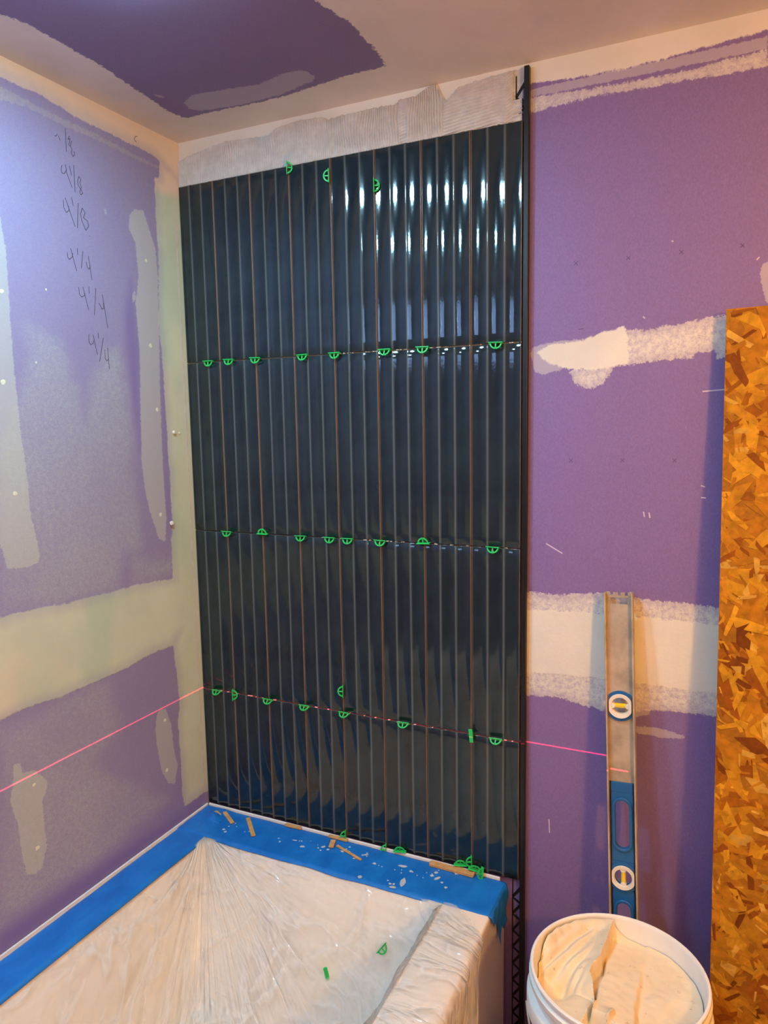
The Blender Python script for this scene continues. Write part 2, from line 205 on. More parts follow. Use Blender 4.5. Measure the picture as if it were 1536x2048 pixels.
PURPLE=(.300,.225,.480)
def wall_mat(name, base, mud, thin_col, haze_col, thin_amt=.4, haze_amt=.35, mudnoise=.009, tint=None, left=False):
    """bare gypsum board with joint compound layers: outlines come from signed distances stored on the wall"""
    t=NT(name)
    n1=t.noise(22,4,.6); n2=t.noise(110,4,.65); n3=t.noise(420,3,.6)
    d1=t.math('SUBTRACT',n1,.5); d2=t.math('SUBTRACT',n2,.5); d3=t.math('SUBTRACT',n3,.5)
    jit=t.math('ADD',t.math('MULTIPLY',d2,mudnoise*1.6),t.math('MULTIPLY',d3,mudnoise*.7))
    jb=t.math('ADD',t.math('MULTIPLY',d1,.012),jit)
    fib=t.noise(650,3,.75,st=(1,1,.45)); big=t.noise(3.2,5,.6)
    col=t.mix(t.ss(fib,.32,.7),tuple(c*.90 for c in base),tuple(c*1.10 for c in base))
    # haze
    hz=t.ss(t.math('ADD',t.attr('h'),t.math('MULTIPLY',d1,.05)),-.022,.028,(.35 if left else 0),1.0)
    hzn=t.math('MULTIPLY',t.ss(big,.25,.75,.55,1.0),haze_amt)
    spk=t.math('MULTIPLY',t.ss(n3,.35,.65,.7,1.3),t.ss(n2,.3,.7,.75,1.25))
    col=t.mix(t.math('MULTIPLY',t.math('MULTIPLY',hz,hzn),spk,clamp=True),col,haze_col)
    # bare saturated paper
    bb=t.ss(t.math('ADD',t.attr('b'),jb),-.016,.016)
    col=t.mix(t.math('MULTIPLY',bb,.65),col,(base[0]*.78,base[1]*.68,base[2]*.92))
    # thin smears
    th=t.ss(t.math('ADD',t.attr('t'),jit),-.001,.0015)
    col=t.mix(t.math('MULTIPLY',th,thin_amt),col,thin_col)
    # feathered (sponge textured) compound
    fe=t.ss(t.math('ADD',t.attr('f'),t.math('MULTIPLY',jit,1.5)),-.0015,.002)
    sp=t.ss(t.math('ADD',t.math('MULTIPLY',n2,.65),t.math('MULTIPLY',n3,.35)),.34,.60,.50,1.0)
    grow=t.ss(t.attr('f'),0,.022,.66,.92)
    col=t.mix(t.math('MULTIPLY',t.math('MULTIPLY',fe,sp),t.math('MULTIPLY',grow,.72 if left else 1.0),clamp=True),col,(.44,.41,.40) if left else mud)
    # solid compound
    mu=t.ss(t.math('ADD',t.attr('m'),jb),-.0015,.0025)
    mud2=t.mix(t.ss(t.noise(5,4,.6),.3,.7),tuple(c*.93 for c in mud),tuple(min(1,c*1.05) for c in mud))
    mo=.95
    if tint:
        for sc_,c,lo,hi,am in tint: mud2=t.mix(t.math('MULTIPLY',t.ss(t.noise(sc_,3,.5,st=(1,1,.5)),lo,hi),am),mud2,c)
    if left:
        sz=t.new('SeparateXYZ'); t.set(sz.inputs[0],t.coord())
        mud2=t.mix(t.ss(t.math('ADD',sz.outputs['Z'],t.math('MULTIPLY',d1,.05)),1.95,1.985),mud2,(.80,.64,.48))  # cream compound near the ceiling, with warm orange light painted into its colour
        mo=t.ss(t.math('ADD',t.attr('m'),t.math('MULTIPLY',d1,.02)),0,.030,.62,.96)
    col=t.mix(t.math('MULTIPLY',mu,mo),col,mud2)
    t.P('Base Color',col).P('Roughness',t.mix(mu,(.62,.62,.62),(.8,.8,.8))); t.p.inputs['Specular IOR Level'].default_value=.35
    h=t.math('ADD',t.math('MULTIPLY',n3,.25),t.math('ADD',t.math('MULTIPLY',mu,.5),t.math('MULTIPLY',t.math('MULTIPLY',fe,n2),.9)))
    h=t.math('ADD',h,t.math('MULTIPLY',th,.15))
    t.bump(h,.55,.0012)
    return t.m
GREENMUD=srgb(186,190,158); CREAM=(.78,.72,.62)
M_wl=wall_mat('green tinted compound over purple board',(.262,.212,.415),(.59,.645,.475),(.60,.63,.50),(.42,.45,.46),.42,.62,.006,
   tint=[(4.0,(.44,.56,.41),.5,.62,.6),(3.1,(.74,.60,.46),.55,.7,.6)],left=True)
M_wb=wall_mat('purple board with cream compound',(.232,.152,.365),CREAM,(.62,.56,.56),(.4,.4,.4),.5,.0,.007)
M_cl=wall_mat('cream compound ceiling',(.26,.19,.33),(.84,.74,.63),(.55,.5,.52),(.4,.4,.4),.6,.0,.012)
M_wr=simple('far wall board',(.34,.26,.46),.8)
M_fl=simple('dusty concrete floor',(.30,.27,.24),.85,bumpd=.002)

# glazed tile
t=NT('dark teal fluted glaze')
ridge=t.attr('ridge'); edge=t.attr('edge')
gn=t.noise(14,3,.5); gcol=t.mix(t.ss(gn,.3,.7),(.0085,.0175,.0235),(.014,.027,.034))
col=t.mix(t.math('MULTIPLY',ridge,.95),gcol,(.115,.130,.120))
col=t.mix(edge,col,(.26,.135,.07))
t.P('Base Color',col).P('Roughness',t.mix(edge,(.07,.07,.07),(.55,.55,.55))); t.p.inputs['IOR'].default_value=1.55
t.bump(t.math('ADD',t.noise(45,3,.6,st=(1,1,.45)),t.math('MULTIPLY',t.noise(160,2,.5),.15)),.5,.00035)
M_tile=t.m
M_green=simple('bright green spacer plastic',(.02,.58,.11),.4,noise_amt=.05)
M_black=simple('black anodised trim',(.012,.011,.012),.38,.3)
# tub
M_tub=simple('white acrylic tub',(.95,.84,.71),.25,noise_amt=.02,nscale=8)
M_tubedge=simple('white tub flange',(.85,.82,.78),.4,noise_amt=.03)
# blue tape
t=NT('blue masking tape'); n=t.noise(26,5,.6,st=(1,.5,1)); n2=t.noise(7,3,.5)
c=t.mix(t.ss(n,.3,.7),(.004,.15,.56),(.010,.20,.66)); t.P('Base Color',c).P('Roughness',.42)
t.bump(t.math('ADD',n,t.math('MULTIPLY',t.noise(120,3,.5),.3)),.7,.003); M_tape=t.m
# plastic film
t=NT('crumpled clear plastic film')
t.P('Base Color',(.93,.92,.91)).P('Roughness',.12); t.p.inputs['IOR'].default_value=1.5
cv=t.new('CombineXYZ'); t.set(cv.inputs[0],t.math('MULTIPLY',t.attr('pa'),3.4)); t.set(cv.inputs[1],t.math('MULTIPLY',t.attr('pr'),1.6))
cr=t.noise(2.6,3,.5,vec=cv.outputs[0],dist=.3); cr2=t.noise(14,2,.5,dist=.6); cr3=t.noise(6,2,.5,dist=.8)
rg=t.math('ABSOLUTE',t.math('SUBTRACT',cr,.5)); rg2=t.math('ABSOLUTE',t.math('SUBTRACT',cr2,.5)); rg3=t.math('ABSOLUTE',t.math('SUBTRACT',cr3,.5))
h=t.math('ADD',t.math('MULTIPLY',rg,-1.6),t.math('ADD',t.math('MULTIPLY',rg2,-.55),t.math('MULTIPLY',rg3,-1.5))); nb=t.bump(h,1.0,.018)
tr=t.new('BsdfTransparent'); tl=t.new('BsdfTranslucent'); tl.inputs[0].default_value=(.9,.9,.9,1); t.t.links.new(nb,tl.inputs['Normal'])
m1=t.new('MixShader'); m1.inputs[0].default_value=.35; t.t.links.new(t.p.outputs[0],m1.inputs[1]); t.t.links.new(tl.outputs[0],m1.inputs[2])
m2=t.new('MixShader'); fr=t.math('MULTIPLY',t.ss(t.math('MINIMUM',rg,rg3),0,.05,.8,.42),t.ss(t.noise(5,2,.5),.35,.65,.75,1.3),clamp=True); t.t.links.new(fr,m2.inputs[0]); t.t.links.new(tr.outputs[0],m2.inputs[1]); t.t.links.new(m1.outputs[0],m2.inputs[2])
t.t.links.new(m2.outputs[0],t.out.inputs[0]); M_film=t.m
# mortar
t=NT('pale thinset mortar'); n=t.noise(60,4,.6)
bl=t.ss(t.noise(9,2,.5),.60,.72)
t.P('Base Color',t.mix(t.math('MULTIPLY',bl,.45),t.mix(t.ss(n,.3,.7),(.56,.50,.47),(.66,.60,.565)),(.42,.55,.62))).P('Roughness',.75); t.bump(t.noise(500,3,.6),.3,.0006); M_thin=t.m
t=NT('wet mortar in bucket'); n=t.noise(16,4,.6); v=t.noise(90,4,.7)
t.P('Base Color',t.mix(t.ss(v,.66,.72),t.mix(t.ss(n,.3,.7),(.80,.66,.46),(.86,.73,.53)),(.6,.44,.26))).P('Roughness',.55)
t.bump(t.math('ADD',t.noise(30,4,.55),t.math('MULTIPLY',t.ss(v,.62,.7),-.6)),.5,.003); M_mort=t.m
M_crumb=simple('dried mortar crumb',(.74,.66,.56),.8)
M_shim=simple('orange cardboard shim',(.62,.34,.13),.8,noise_amt=.15,nscale=60)
M_bucket=simple('white bucket plastic',(.88,.86,.82),.35,noise_amt=.02)
M_alu=simple('worn aluminium with mortar dust',(.50,.41,.30),.5,.35,noise_amt=.22,nscale=22)
M_blue=simple('blue level plastic',(.012,.115,.33),.35,noise_amt=.05)
M_vring=simple('cream vial ring plastic',(.78,.72,.62),.4)
M_pen=simple('pencil line',(.05,.045,.07),.7)
t=NT('yellow vial'); t.P('Base Color',(.85,.62,.02)).P('Roughness',.08); t.p.inputs['Coat Weight'].default_value=1.0; M_vial=t.m
M_white=simple('white lamp trim',(.8,.8,.8),.4)
M_metal=simple('lamp socket metal',(.5,.48,.45),.35,.9)
def emit(name,col,s):
    t=NT(name); t.P('Base Color',(.8,.8,.8)).P('Emission Color',col).P('Emission Strength',s); return t.m
M_lens=emit('lit cool lens',COOL,COOL_E)
M_fill=emit('added fill globe',FILL_C,FILL_E)
M_bulb=emit('lit warm lens',WARM,WARM_E)
t=NT('strand board'); c=t.new('Attribute'); c.attribute_name='fc'
gr=t.noise(60,4,.6,dist=.5); fiv=t.noise(8,2,.5)
hsv=t.new('HueSaturation'); t.t.links.new(c.outputs['Color'],hsv.inputs['Color']); t.set(hsv.inputs['Value'],t.ss(t.math('ADD',t.math('MULTIPLY',gr,.7),t.math('MULTIPLY',fiv,.3)),.3,.7,.72,1.2))
t.P('Base Color',hsv.outputs[0]).P('Roughness',.7); t.p.inputs['Specular IOR Level'].default_value=.2; t.bump(gr,.5,.0008); M_osb=t.m
t=NT('window glass'); gl=t.new('BsdfGlossy'); gl.inputs['Roughness'].default_value=.02; tr=t.new('BsdfTransparent'); mx=t.new('MixShader'); mx.inputs[0].default_value=.08
t.t.links.new(tr.outputs[0],mx.inputs[1]); t.t.links.new(gl.outputs[0],mx.inputs[2]); t.t.links.new(mx.outputs[0],t.out.inputs[0]); M_glass=t.m

# ---------------------------------------------------------------- signed distance to outlines
def sdf(P, poly):
    poly=np.array(poly); d=np.full(len(P),1e9); ins=np.zeros(len(P),bool)
    x,y=P[:,0],P[:,1]; n=len(poly)
    for i in range(n):
        a=poly[i]; b=poly[(i+1)%n]; e=b-a; w=P-a
        tt=np.clip((w@e)/max(1e-12,e@e),0,1); q=w-np.outer(tt,e); d=np.minimum(d,(q**2).sum(1))
        c=((a[1]<=y)&(b[1]>y))|((b[1]<=y)&(a[1]>y))
        with np.errstate(divide='ignore',invalid='ignore'): xi=a[0]+(y-a[1])*(b[0]-a[0])/(b[1]-a[1])
        ins^=(c&(x<xi))
    d=np.sqrt(d); return np.where(ins,d,-d)
def field(P, polys):
    if not polys: return np.full(len(P),-1.0)
    return np.max([sdf(P,p) for p in polys],axis=0)
def wall_grid(name, us, vs, to3, mat, layers, flip=False):
    U,Vv=np.meshgrid(us,vs); P=np.stack([U.ravel(),Vv.ravel()],1)
    A={k:np.clip(field(P,pl),-.2,.2) for k,pl in layers.items()}
    if 'dots' in layers: pass
    nu,nv=len(us),len(vs)
    F=[]
    for j in range(nv-1):
        for i in range(nu-1):
            q=(j*nu+i,j*nu+i+1,(j+1)*nu+i+1,(j+1)*nu+i); F.append(q[::-1] if flip else q)
    return P,A,F,[to3(u,v) for u,v in P]
def lin(a,b,st): return np.linspace(a,b,max(2,int(round((b-a)/st))+1))

# ================================================================ SETTING
# left wall (x = 0): fine grid where the photo looks, coarse beyond
us=np.concatenate([lin(-2.2,-.80,.10)[:-1],lin(-.80,.010,.005)]); vs=np.concatenate([lin(FLOOR,.44,.06)[:-1],lin(.44,CEIL,.005)])
P,A,F,V=wall_grid('wall_left',us,vs,lambda u,v:(0,u,v),M_wl,{'m':D['LM']+[[(-.088,1.0),(.06,1.0),(.06,1.17),(-.086,1.17)],[(-.079,.50),(.06,.50),(.06,2.01),(-.079,1.99)],[(-.2,.92),(.06,.92),(.06,1.06),(-.2,1.06)]],'f':D['LF'][:1],'t':D['LF'][1:],'h':D['LH'],'b':D['LB'][:3]})
dd=np.max([.0055-np.hypot(P[:,0]-y,P[:,1]-z) for y,z in D['LD']],axis=0)
A['f']=A['f']; A['m']=A['m']
wl=tag(mesh_obj('wall_left',V,F,M_wl,attrs=A),kind='structure')
# back wall (y = 0.010)
us=np.concatenate([lin(0,.80,.02)[:-1],lin(.80,1.30,.005)[:-1],lin(1.30,2.6,.1)]); vs=np.concatenate([lin(FLOOR,.5,.02)[:-1],lin(.5,CEIL,.005)])
P,A,F,V=wall_grid('wall_back',us,vs,lambda u,v:(u,.010,v),M_wb,{'m':D['BM'],'f':D['BF'],'t':D['BT'],'h':[],'b':[]},flip=False)
wb=tag(mesh_obj('wall_back',V,F,M_wb,attrs=A),kind='structure')
# ceiling
us=np.concatenate([lin(0,1.30,.006)[:-1],lin(1.30,2.6,.1)]); vs=np.concatenate([lin(-2.2,-.75,.08)[:-1],lin(-.75,.010,.006)])
P,A,F,V=wall_grid('ceiling',us,vs,lambda u,v:(u,v,CEIL),M_cl,{'m':[[(-1,-3),(3,-3),(3,1),(-1,1)]],'f':[],'t':D['CB'][:2],'h':[],'b':[]},flip=True)
pp=field(P,D['CP']); A['m']=np.clip(-pp,-.2,.2); A['t']=np.where(pp>0,A['t'],-.2)
ce=tag(mesh_obj('ceiling',V,F,M_cl,attrs=A),kind='structure')
tag(MB().box((0,-2.2,FLOOR-.02),(2.6,.01,FLOOR)).build('floor',M_fl),kind='structure')
tag(MB().box((2.6,-2.2,FLOOR),(2.62,.01,CEIL)).build('wall_right',M_wr),kind='structure')
wx0,wx1,wz0,wz1=.14,.60,1.70,2.04
fw=MB().box((0,-2.24,FLOOR),(2.6,-2.2,wz0)).box((0,-2.24,wz1),(2.6,-2.2,CEIL)).box((0,-2.24,wz0),(wx0,-2.2,wz1)).box((wx1,-2.24,wz0),(2.6,-2.2,wz1))
tag(fw.build('wall_front',M_wr),kind='structure')
win=tag(empty('window_1',((wx0+wx1)/2,-2.22,wz0)),kind='structure')
w=MB(); cx=(wx1-wx0)/2; hz=wz1-wz0
w.box((-cx,-.02,0),(cx,.03,.02)).box((-cx,-.02,hz-.02),(cx,.03,hz)).box((-cx,-.02,.02),(-cx+.02,.03,hz-.02)).box((cx-.02,-.02,.02),(cx,.03,hz-.02))
w.build('window_frame',M_white,win,bevel=.002)
MB().box((-cx+.02,0,.02),(cx-.02,.004,hz-.02)).build('pane',M_glass,win)
# pencil writing, x marks, scuffs as parts of their walls
def strokes(name, lines, to3, w, mat, parent, n=(1,0,0), h=.00025):
    mb=MB()
    for l in lines:
        pts=[Vector(to3(a,b)) for a,b in l]; mb.path(pts,w,h,n)
    return mb.build(name,mat,parent)
strokes('pencil_writing',D['PEN'],lambda y,z:(.0003,y,z),.0011,M_pen,wl)
strokes('pencil_mark',D['PX'],lambda x,z:(x,.0097,z),.0009,simple('faint pencil',(.10,.07,.15),.8),wb,n=(0,1,0))
strokes('scuff',D['SC'],lambda x,z:(x,.0096,z),.0022,simple('pale scuff',(.62,.52,.62),.8),wb,n=(0,1,0))
dm=MB()
for i,(y,z) in enumerate(D['LD']):
    r=(.0048,.0042,.0045,.0036)[i%4] if i<11 else .002
    V=[(.0001,y,z)]+[(.0001,y+r*(1+.15*math.sin(3*a+i))*math.cos(a),z+r*(1+.12*math.sin(2*a+i))*math.sin(a)) for a in np.linspace(0,2*math.pi,14,endpoint=False)]
    V=[(v[0]+(.0006 if k==0 else .0003),v[1],v[2]) for k,v in enumerate(V)]+[(.0,v[1],v[2]) for v in V[1:]]
    dm.add(V,[(0,k,k%14+1) for k in range(1,15)]+[(k,k+14,k%14+15,k%14+1) for k in range(1,15)])
dm.build('screw_head_patches',simple('pale screw patch',(.70,.72,.55),.7),wl)
strokes('bead_line',[[(-.012,.50),(-.013,1.0),(-.012,1.4),(-.013,1.9)]],lambda y,z:(.0005,y,z),.004,M_thin,wl)

# ================================================================ TILES
W0,WT,G=.1002,.1035,.0016; H=.408; ZC=1.1737; ZB=.4565
def flute_profile(width):
    """front outline of three shallow concave flutes, x from 0 to width"""
    n=3; p=WT/n; R=.080; sag=R-math.sqrt(R*R-(p/2)**2); xs=[]; 
    full=WT-G; off=full-width   # a cut tile loses its left side
    pts=[]
    k=0.0
    N=16
    for f in range(n):
        for i in range(N):
            x=f*p+p*i/N-G/2; pts.append(x)
    pts.append(n*p-G/2)
    rr=.0011
    def yy(x):
        u=((x+G/2)%p)-p/2; c=R-math.sqrt(max(0,R*R-u*u)); d=sag-c     # depth below ridge: 0 at ridge
        # round the ridge
        e=p/2-abs(u)
        if e<rr: d+= .00022*(1-e/rr)**2*.0
        return d
    xs=set()
    for x in pts:
        if off<x<full: xs.add(round(x,6))
    for f in range(1,n):
        for dx in (-.0014,-.0009,-.0004,.0004,.0009,.0014): 
            x=f*p-G/2+dx
            if off<x<full: xs.add(round(x,6))
    xs|={off,full}
    for dx in (.0004,.0009,.0016): xs|={off+dx,full-dx}
    xs=sorted(xs); out=[]
    for x in xs:
        y=yy(x); u=((x+G/2)%p); e=min(u,p-u)
        inner = G < x+G/2 < full
        if e<.0016: y=max(y, .00010*(1-e/.0016)+y*.85)
        el=x-off; er=full-x; ed=min(el,er)
        if ed<.0009: y+= .0011*(1-ed/.0009)**2
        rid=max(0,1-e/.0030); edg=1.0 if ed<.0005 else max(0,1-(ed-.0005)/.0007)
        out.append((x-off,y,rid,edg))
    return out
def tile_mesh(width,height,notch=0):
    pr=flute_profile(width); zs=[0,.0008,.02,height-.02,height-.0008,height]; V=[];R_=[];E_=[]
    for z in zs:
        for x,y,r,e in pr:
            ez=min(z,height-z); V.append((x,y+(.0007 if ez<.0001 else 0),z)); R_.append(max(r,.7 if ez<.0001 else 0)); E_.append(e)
    n=len(pr); F=[]
    for j in range(len(zs)-1):
        for i in range(n-1): F.append((j*n+i,j*n+i+1,(j+1)*n+i+1,(j+1)*n+i))
    b=len(V); m=len(zs)
    for z in zs:
        for x in (0,width): V.append((x,.0085,z)); R_.append(0); E_.append(1)
    for j in range(m-1):
        F.append((j*n,(j+1)*n,b+2*(j+1),b+2*j)); F.append(((j)*n+n-1,b+2*j+1,b+2*j+3,(j+1)*n+n-1)); F.append((b+2*j,b+2*j+2,b+2*j+3,b+2*j+1))
    F.append(tuple(range(n-1,-1,-1))[:]+(b,b+1)); F.append(tuple(range((m-1)*n,m*n))+(b+2*m-1,b+2*m-2))
    return V,F,R_,E_
cols='first column by left wall|second column from the left|third column from the left|fourth column from the left|fifth column from the left|sixth column from the left|seventh column from the left|last column by the edge trim'.split('|')
rowsn=['bottom row on the tub rim','second row from the bottom','third row from the bottom','top row under bare mortar']
protos={}
for r in range(4):
    z0=[ZB,ZC-H,ZC,ZC+H][r]; hh=(ZC-H-ZB if r==0 else H)-.0022
    for c in range(8):
        wd=(W0 if c==0 else WT)-G; x0=(0 if c==0 else W0+(c-1)*WT)+G/2
        key=(c==0,r==0)
        if key not in protos:
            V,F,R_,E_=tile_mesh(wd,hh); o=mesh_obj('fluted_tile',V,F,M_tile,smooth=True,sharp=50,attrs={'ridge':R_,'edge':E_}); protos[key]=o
            bm=bmesh.new(); bm.from_mesh(o.data); bmesh.ops.recalc_face_normals(bm,faces=bm.faces); bm.to_mesh(o.data); bm.free(); o.data.set_sharp_from_angle(angle=math.radians(50))
        else: o=protos[key].copy(); COL.objects.link(o)
        o.location=(x0+.0005*(c==0),random.uniform(-.0002,.0002),z0+.0008); o.rotation_euler=(0,0,random.uniform(-.003,.003))
        tag(o,'dark teal fluted tile, %s, %s'%(rowsn[r],cols[c]),'tile','fluted wall tiles')
# cream specks squeezed into the horizontal joints
mb=MB()
for z,xa,xb,den in ((ZC+H,.42,.822,46),(ZC,.30,.822,34),(ZC+2*H,.02,.82,20),(ZC-H,.02,.822,30)):
    for i in range(den):
        x=random.uniform(xa,xb); w=random.uniform(.001,.006); mb.box((x,.0006,z-.0010),(x+w,.006,z+random.uniform(-.0004,.0004)))
tag(mb.build('grout_joint_specks',M_crumb),'cream mortar specks squeezed into the horizontal joints between dark tiles','mortar',kind='stuff')
# combed thinset strip above the tiles
ts=np.array(D['TS']); x=lin(.001,.822,.0008); nz=90; zt=np.interp(x,ts[:,0],ts[:,1]); zb=ZC+2*H+.0003
V=[];F=[]
nn=len(x)
zones=[(0,.545),(.545,.575),(.575,.66),(.66,.83)]
for j in range(nz):
    for i,xx in enumerate(x):
        tp=zt[i]+.0025*(mn.noise((xx*120,0,3)))+.0012*mn.noise((xx*500,2,3)); z=zb+(tp-zb)*j/(nz-1)
        e=1-max(0,(j/(nz-1)-.955)/.045)**2
        wob=.004*mn.noise((xx*14,z*22,0))
        if xx<.57 or .585<xx<.665:
            pit=.0050 if xx<.42 else .0058
            arg=(xx+wob+ (.25*(z-1.99)**1 *math.sin(xx*60)*.25))/pit*2*math.pi
            amp=.0023*min(1,max(.45,(z-1.985)/.03+.3 if xx>.4 else .75))
        else:
            arg=(z-.10*(xx-.6)+.5*wob+(.006*max(0,1-abs(xx-.790)/.014)))/.0062*2*math.pi; amp=.0023
        y=.0052-amp*math.sin(arg)-.0006*mn.noise((xx*300,z*300,1))
        if xx>.805: y+=.003 if (z>2.03) else 0.0; y+=.0012*math.copysign(1,math.sin(z*700)) if z<2.03 else 0
        y=y*e+.0099*(1-e)
        V.append((xx,min(y,.0099) if not(xx>.806 and z>2.03) else .0096,z))
for j in range(nz-1):
    for i in range(nn-1): F.append((j*nn+i,j*nn+i+1,(j+1)*nn+i+1,(j+1)*nn+i))
tag(mesh_obj('combed_thinset',V,F,M_thin,smooth=True),'strip of pale trowel-combed mortar on the wall above the top tiles','mortar')

# ================================================================ SPACERS
def spacer_mesh():
    """half-moon spacer, bar along local x, arc towards -z, plane tilted outwards by the caller"""
    mb=MB(); L=.0145; mb.box((-L,-.0042,-.0009),(L,.0042,.0009))
    n=14; r=.0112
    pts=[(r*math.cos(a),0,-r*math.sin(a)) for a in np.linspace(.02,math.pi-.02,n)]
    mb.path(pts,.0032,.0026,(0,1,0)); mb.bar((0,0,0),(0,0,-r*1.12),.0026,.0026,(0,1,0)); return mb
def place(o,loc,rot): o.location=loc; o.rotation_euler=rot
sp0=None
def spacer(loc,rot,label,group='green half-moon tile spacers'):
    global sp0
    if sp0 is None: sp0=spacer_mesh().build('tile_spacer',M_green,bevel=.0004,seg=1); o=sp0
    else: o=sp0.copy(); COL.objects.link(o)
    place(o,loc,rot); tag(o,label,'tile spacer',group); return o
ords=['first','second','third','fourth','fifth','sixth','seventh','eighth']
names={'B':'on the upper joint line','C':'on the middle joint line','D':'on the lowest joint line by the laser'}
zz={'B':ZC+H,'C':ZC,'D':ZC-H}
for k in 'BCD':
    for i,(x_,z_,up) in enumerate(D['SP'][k]):
        tilt={'B':.25,'C':.35,'D':.75}[k]+random.uniform(-.1,.1)
        o=spacer((x_,-.0050,zz[k]+(.0008 if not up else .0008)),(-tilt if not up else math.pi+tilt*.7,random.uniform(-.05,.05),random.uniform(-.06,.06)),
            'green half-moon spacer %s, %s from the left%s'%(names[k],ords[i],', arc pointing up' if up else ''))
vl=['crossing the tile tops on the third vertical joint','high on the fourth vertical joint, arc left','high on the fifth joint over a lamp reflection','upright where the first joint meets the laser line','upright on a vertical joint just above the laser line','upright over the tub tape above the orange stick','upright above the tub tape at mid rim']
for (x_,z_,s),lb in zip(D['SPV'],vl):
    spacer((x_,-.0050,z_),(random.uniform(-.1,.1),(-math.pi/2 if s>0 else math.pi/2),.38),'green half-moon spacer '+lb)
# loose ones near the tub rim
xz=D['SPL']
spacer((xz[1][0],-.007,.4600),(math.pi+.25,0,.25),'green half-moon spacer arched over the back tub edge between two uprights')
spacer((xz[2][0],-.006,.4640),(math.pi+.2,0,.3),'green half-moon spacer half hidden behind the long orange shim')
spacer((xz[3][0]-.002,-.004,.4760),(.1,math.pi/2,.6),'green half-moon spacer upright in the joint above the long shim end')
spacer((xz[4][0]-.001,-.008,.4620),(math.pi+.3,.25,.3),'green half-moon spacer leaning at the right end of the long shim')
spacer((xz[5][0],-.014,.4610),(.5,math.pi/2+.3,1.5),'green half-moon spacer, rightmost on the blue tape')
spacer((xz[0][0],-.0135,xz[0][1]+.001),(math.pi/2,math.pi/2-.10,0),'green half-moon spacer seen end-on as a rectangle on the laser line')
o=sp0.copy(); COL.objects.link(o); SPA=o
tag(o,'green half-moon spacer lying on the plastic sheet in the tub, right of the other','tile spacer','green half-moon tile spacers')
o=sp0.copy(); COL.objects.link(o); SPB=o
tag(o,'green spacer lying on edge on the plastic sheet, low in the tub','tile spacer','green half-moon tile spacers')
# widen bars to flat plates so an end-on spacer reads as a rectangle
bm=bmesh.new(); bm.from_mesh(sp0.data)
bm.to_mesh(sp0.data); bm.free()

# ================================================================ EDGE TRIM
tr=tag(empty('edge_trim',(.832,.010,FLOOR)),'tall black metal edge trim along the right end of the tiles','tile trim')
tz=2.082-FLOOR
MB().box((-.0048,-.0135,0),(.0052,-.001,tz)).build('trim_face',M_black,tr,bevel=.0012)
mb=MB(); 
lx0,lx1=-.0235,-.0048
zlow=.36
def leg(z0,z1):
    mb.box((lx0,-.0016,z0),(lx0+.0022,-.0006,z1))
    k=0; z=z0
    while z<z1-.028:
        if k%2: mb.bar((lx1,-.0011,z),(lx0+.001,-.0011,z+.012),.0046,.0010,(0,1,0)); z+=.013
        else: mb.bar((lx0+.001,-.0011,z),(lx1,-.0011,z+.025),.0052,.0010,(0,1,0)); z+=.026
        k+=1
leg(0,zlow); leg(1.895,1.972)
mb.build('anchoring_leg',M_black,tr,bevel=.0003,seg=1)

# ================================================================ TUB
def rrect(x0,x1,y0,y1,r,n=10):
    pts=[]
    for cx_,cy_,a0 in ((x1-r,y1-r,0),(x0+r,y1-r,90),(x0+r,y0+r,180),(x1-r,y0+r,270)):
        for i in range(n):
            a=math.radians(a0+90*i/(n-1)); pts.append((cx_+r*math.cos(a),cy_+r*math.sin(a)))
    return pts
def densify(p,m=6):
    out=[]
    for i in range(len(p)):
        a=p[i]; b=p[(i+1)%len(p)]; k=m if math.dist(a,b)>.05 else 1
        for j in range(k): out.append((a[0]+(b[0]-a[0])*j/k,a[1]+(b[1]-a[1])*j/k))
    return out
TZ=.4500
rings=[((.002,.7955,-1.5,-.0012,.012),FLOOR),((.002,.7955,-1.5,-.0012,.012),.25),((.002,.797,-1.5,-.0012,.013),.42),((.002,.800,-1.5,-.0012,.014),.443),((.003,.7985,-1.5,-.0022,.014),.4482),((.0055,.796,-1.497,-.005,.013),TZ),
 ((.083,.703,-1.385,-.122,.05),TZ-.0005),((.088,.698,-1.38,-.127,.055),TZ-.003),((.092,.694,-1.376,-.131,.055),TZ-.010),((.110,.676,-1.34,-.165,.06),TZ-.09),((.145,.640,-1.28,-.235,.075),TZ-.22),((.175,.610,-1.24,-.285,.08),TZ-.29),((.215,.57,-1.19,-.33,.08),.150),((.30,.48,-1.0,-.5,.08),.146)]
V=[];F=[];n=None
for (a,b,c_,d,r),z in rings:
    pts=densify(rrect(a,b,c_,d,r)); 
    if n is None: n=len(pts)
    # same parametrisation on every ring
    pts=[]
    base=rrect(a,b,c_,d,r)
    for i in range(len(base)):
        A_=base[i]; B_=base[(i+1)%len(base)]; k=8 if i%10==9 else 1
        for j in range(k): pts.append((A_[0]+(B_[0]-A_[0])*j/k,A_[1]+(B_[1]-A_[1])*j/k))
    n=len(pts); V+=[(p_[0],p_[1],z) for p_ in pts]
for j in range(len(rings)-1):
    for i in range(n): k=(i+1)%n; F.append((j*n+i,j*n+k,(j+1)*n+k,(j+1)*n+i))
F.append(tuple((len(rings)-1)*n+i for i in range(n)))
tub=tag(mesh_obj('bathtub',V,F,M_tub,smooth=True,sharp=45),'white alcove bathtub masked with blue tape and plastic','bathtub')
MB().box((.0008,-1.5,.4495),(.0052,-.006,.4575)).build('wall_flange',M_tubedge,tub,bevel=.0012)
MB().box((.006,-.0062,.4485),(.785,-.0014,.4572)).build('wall_flange',M_tubedge,tub,bevel=.0016)
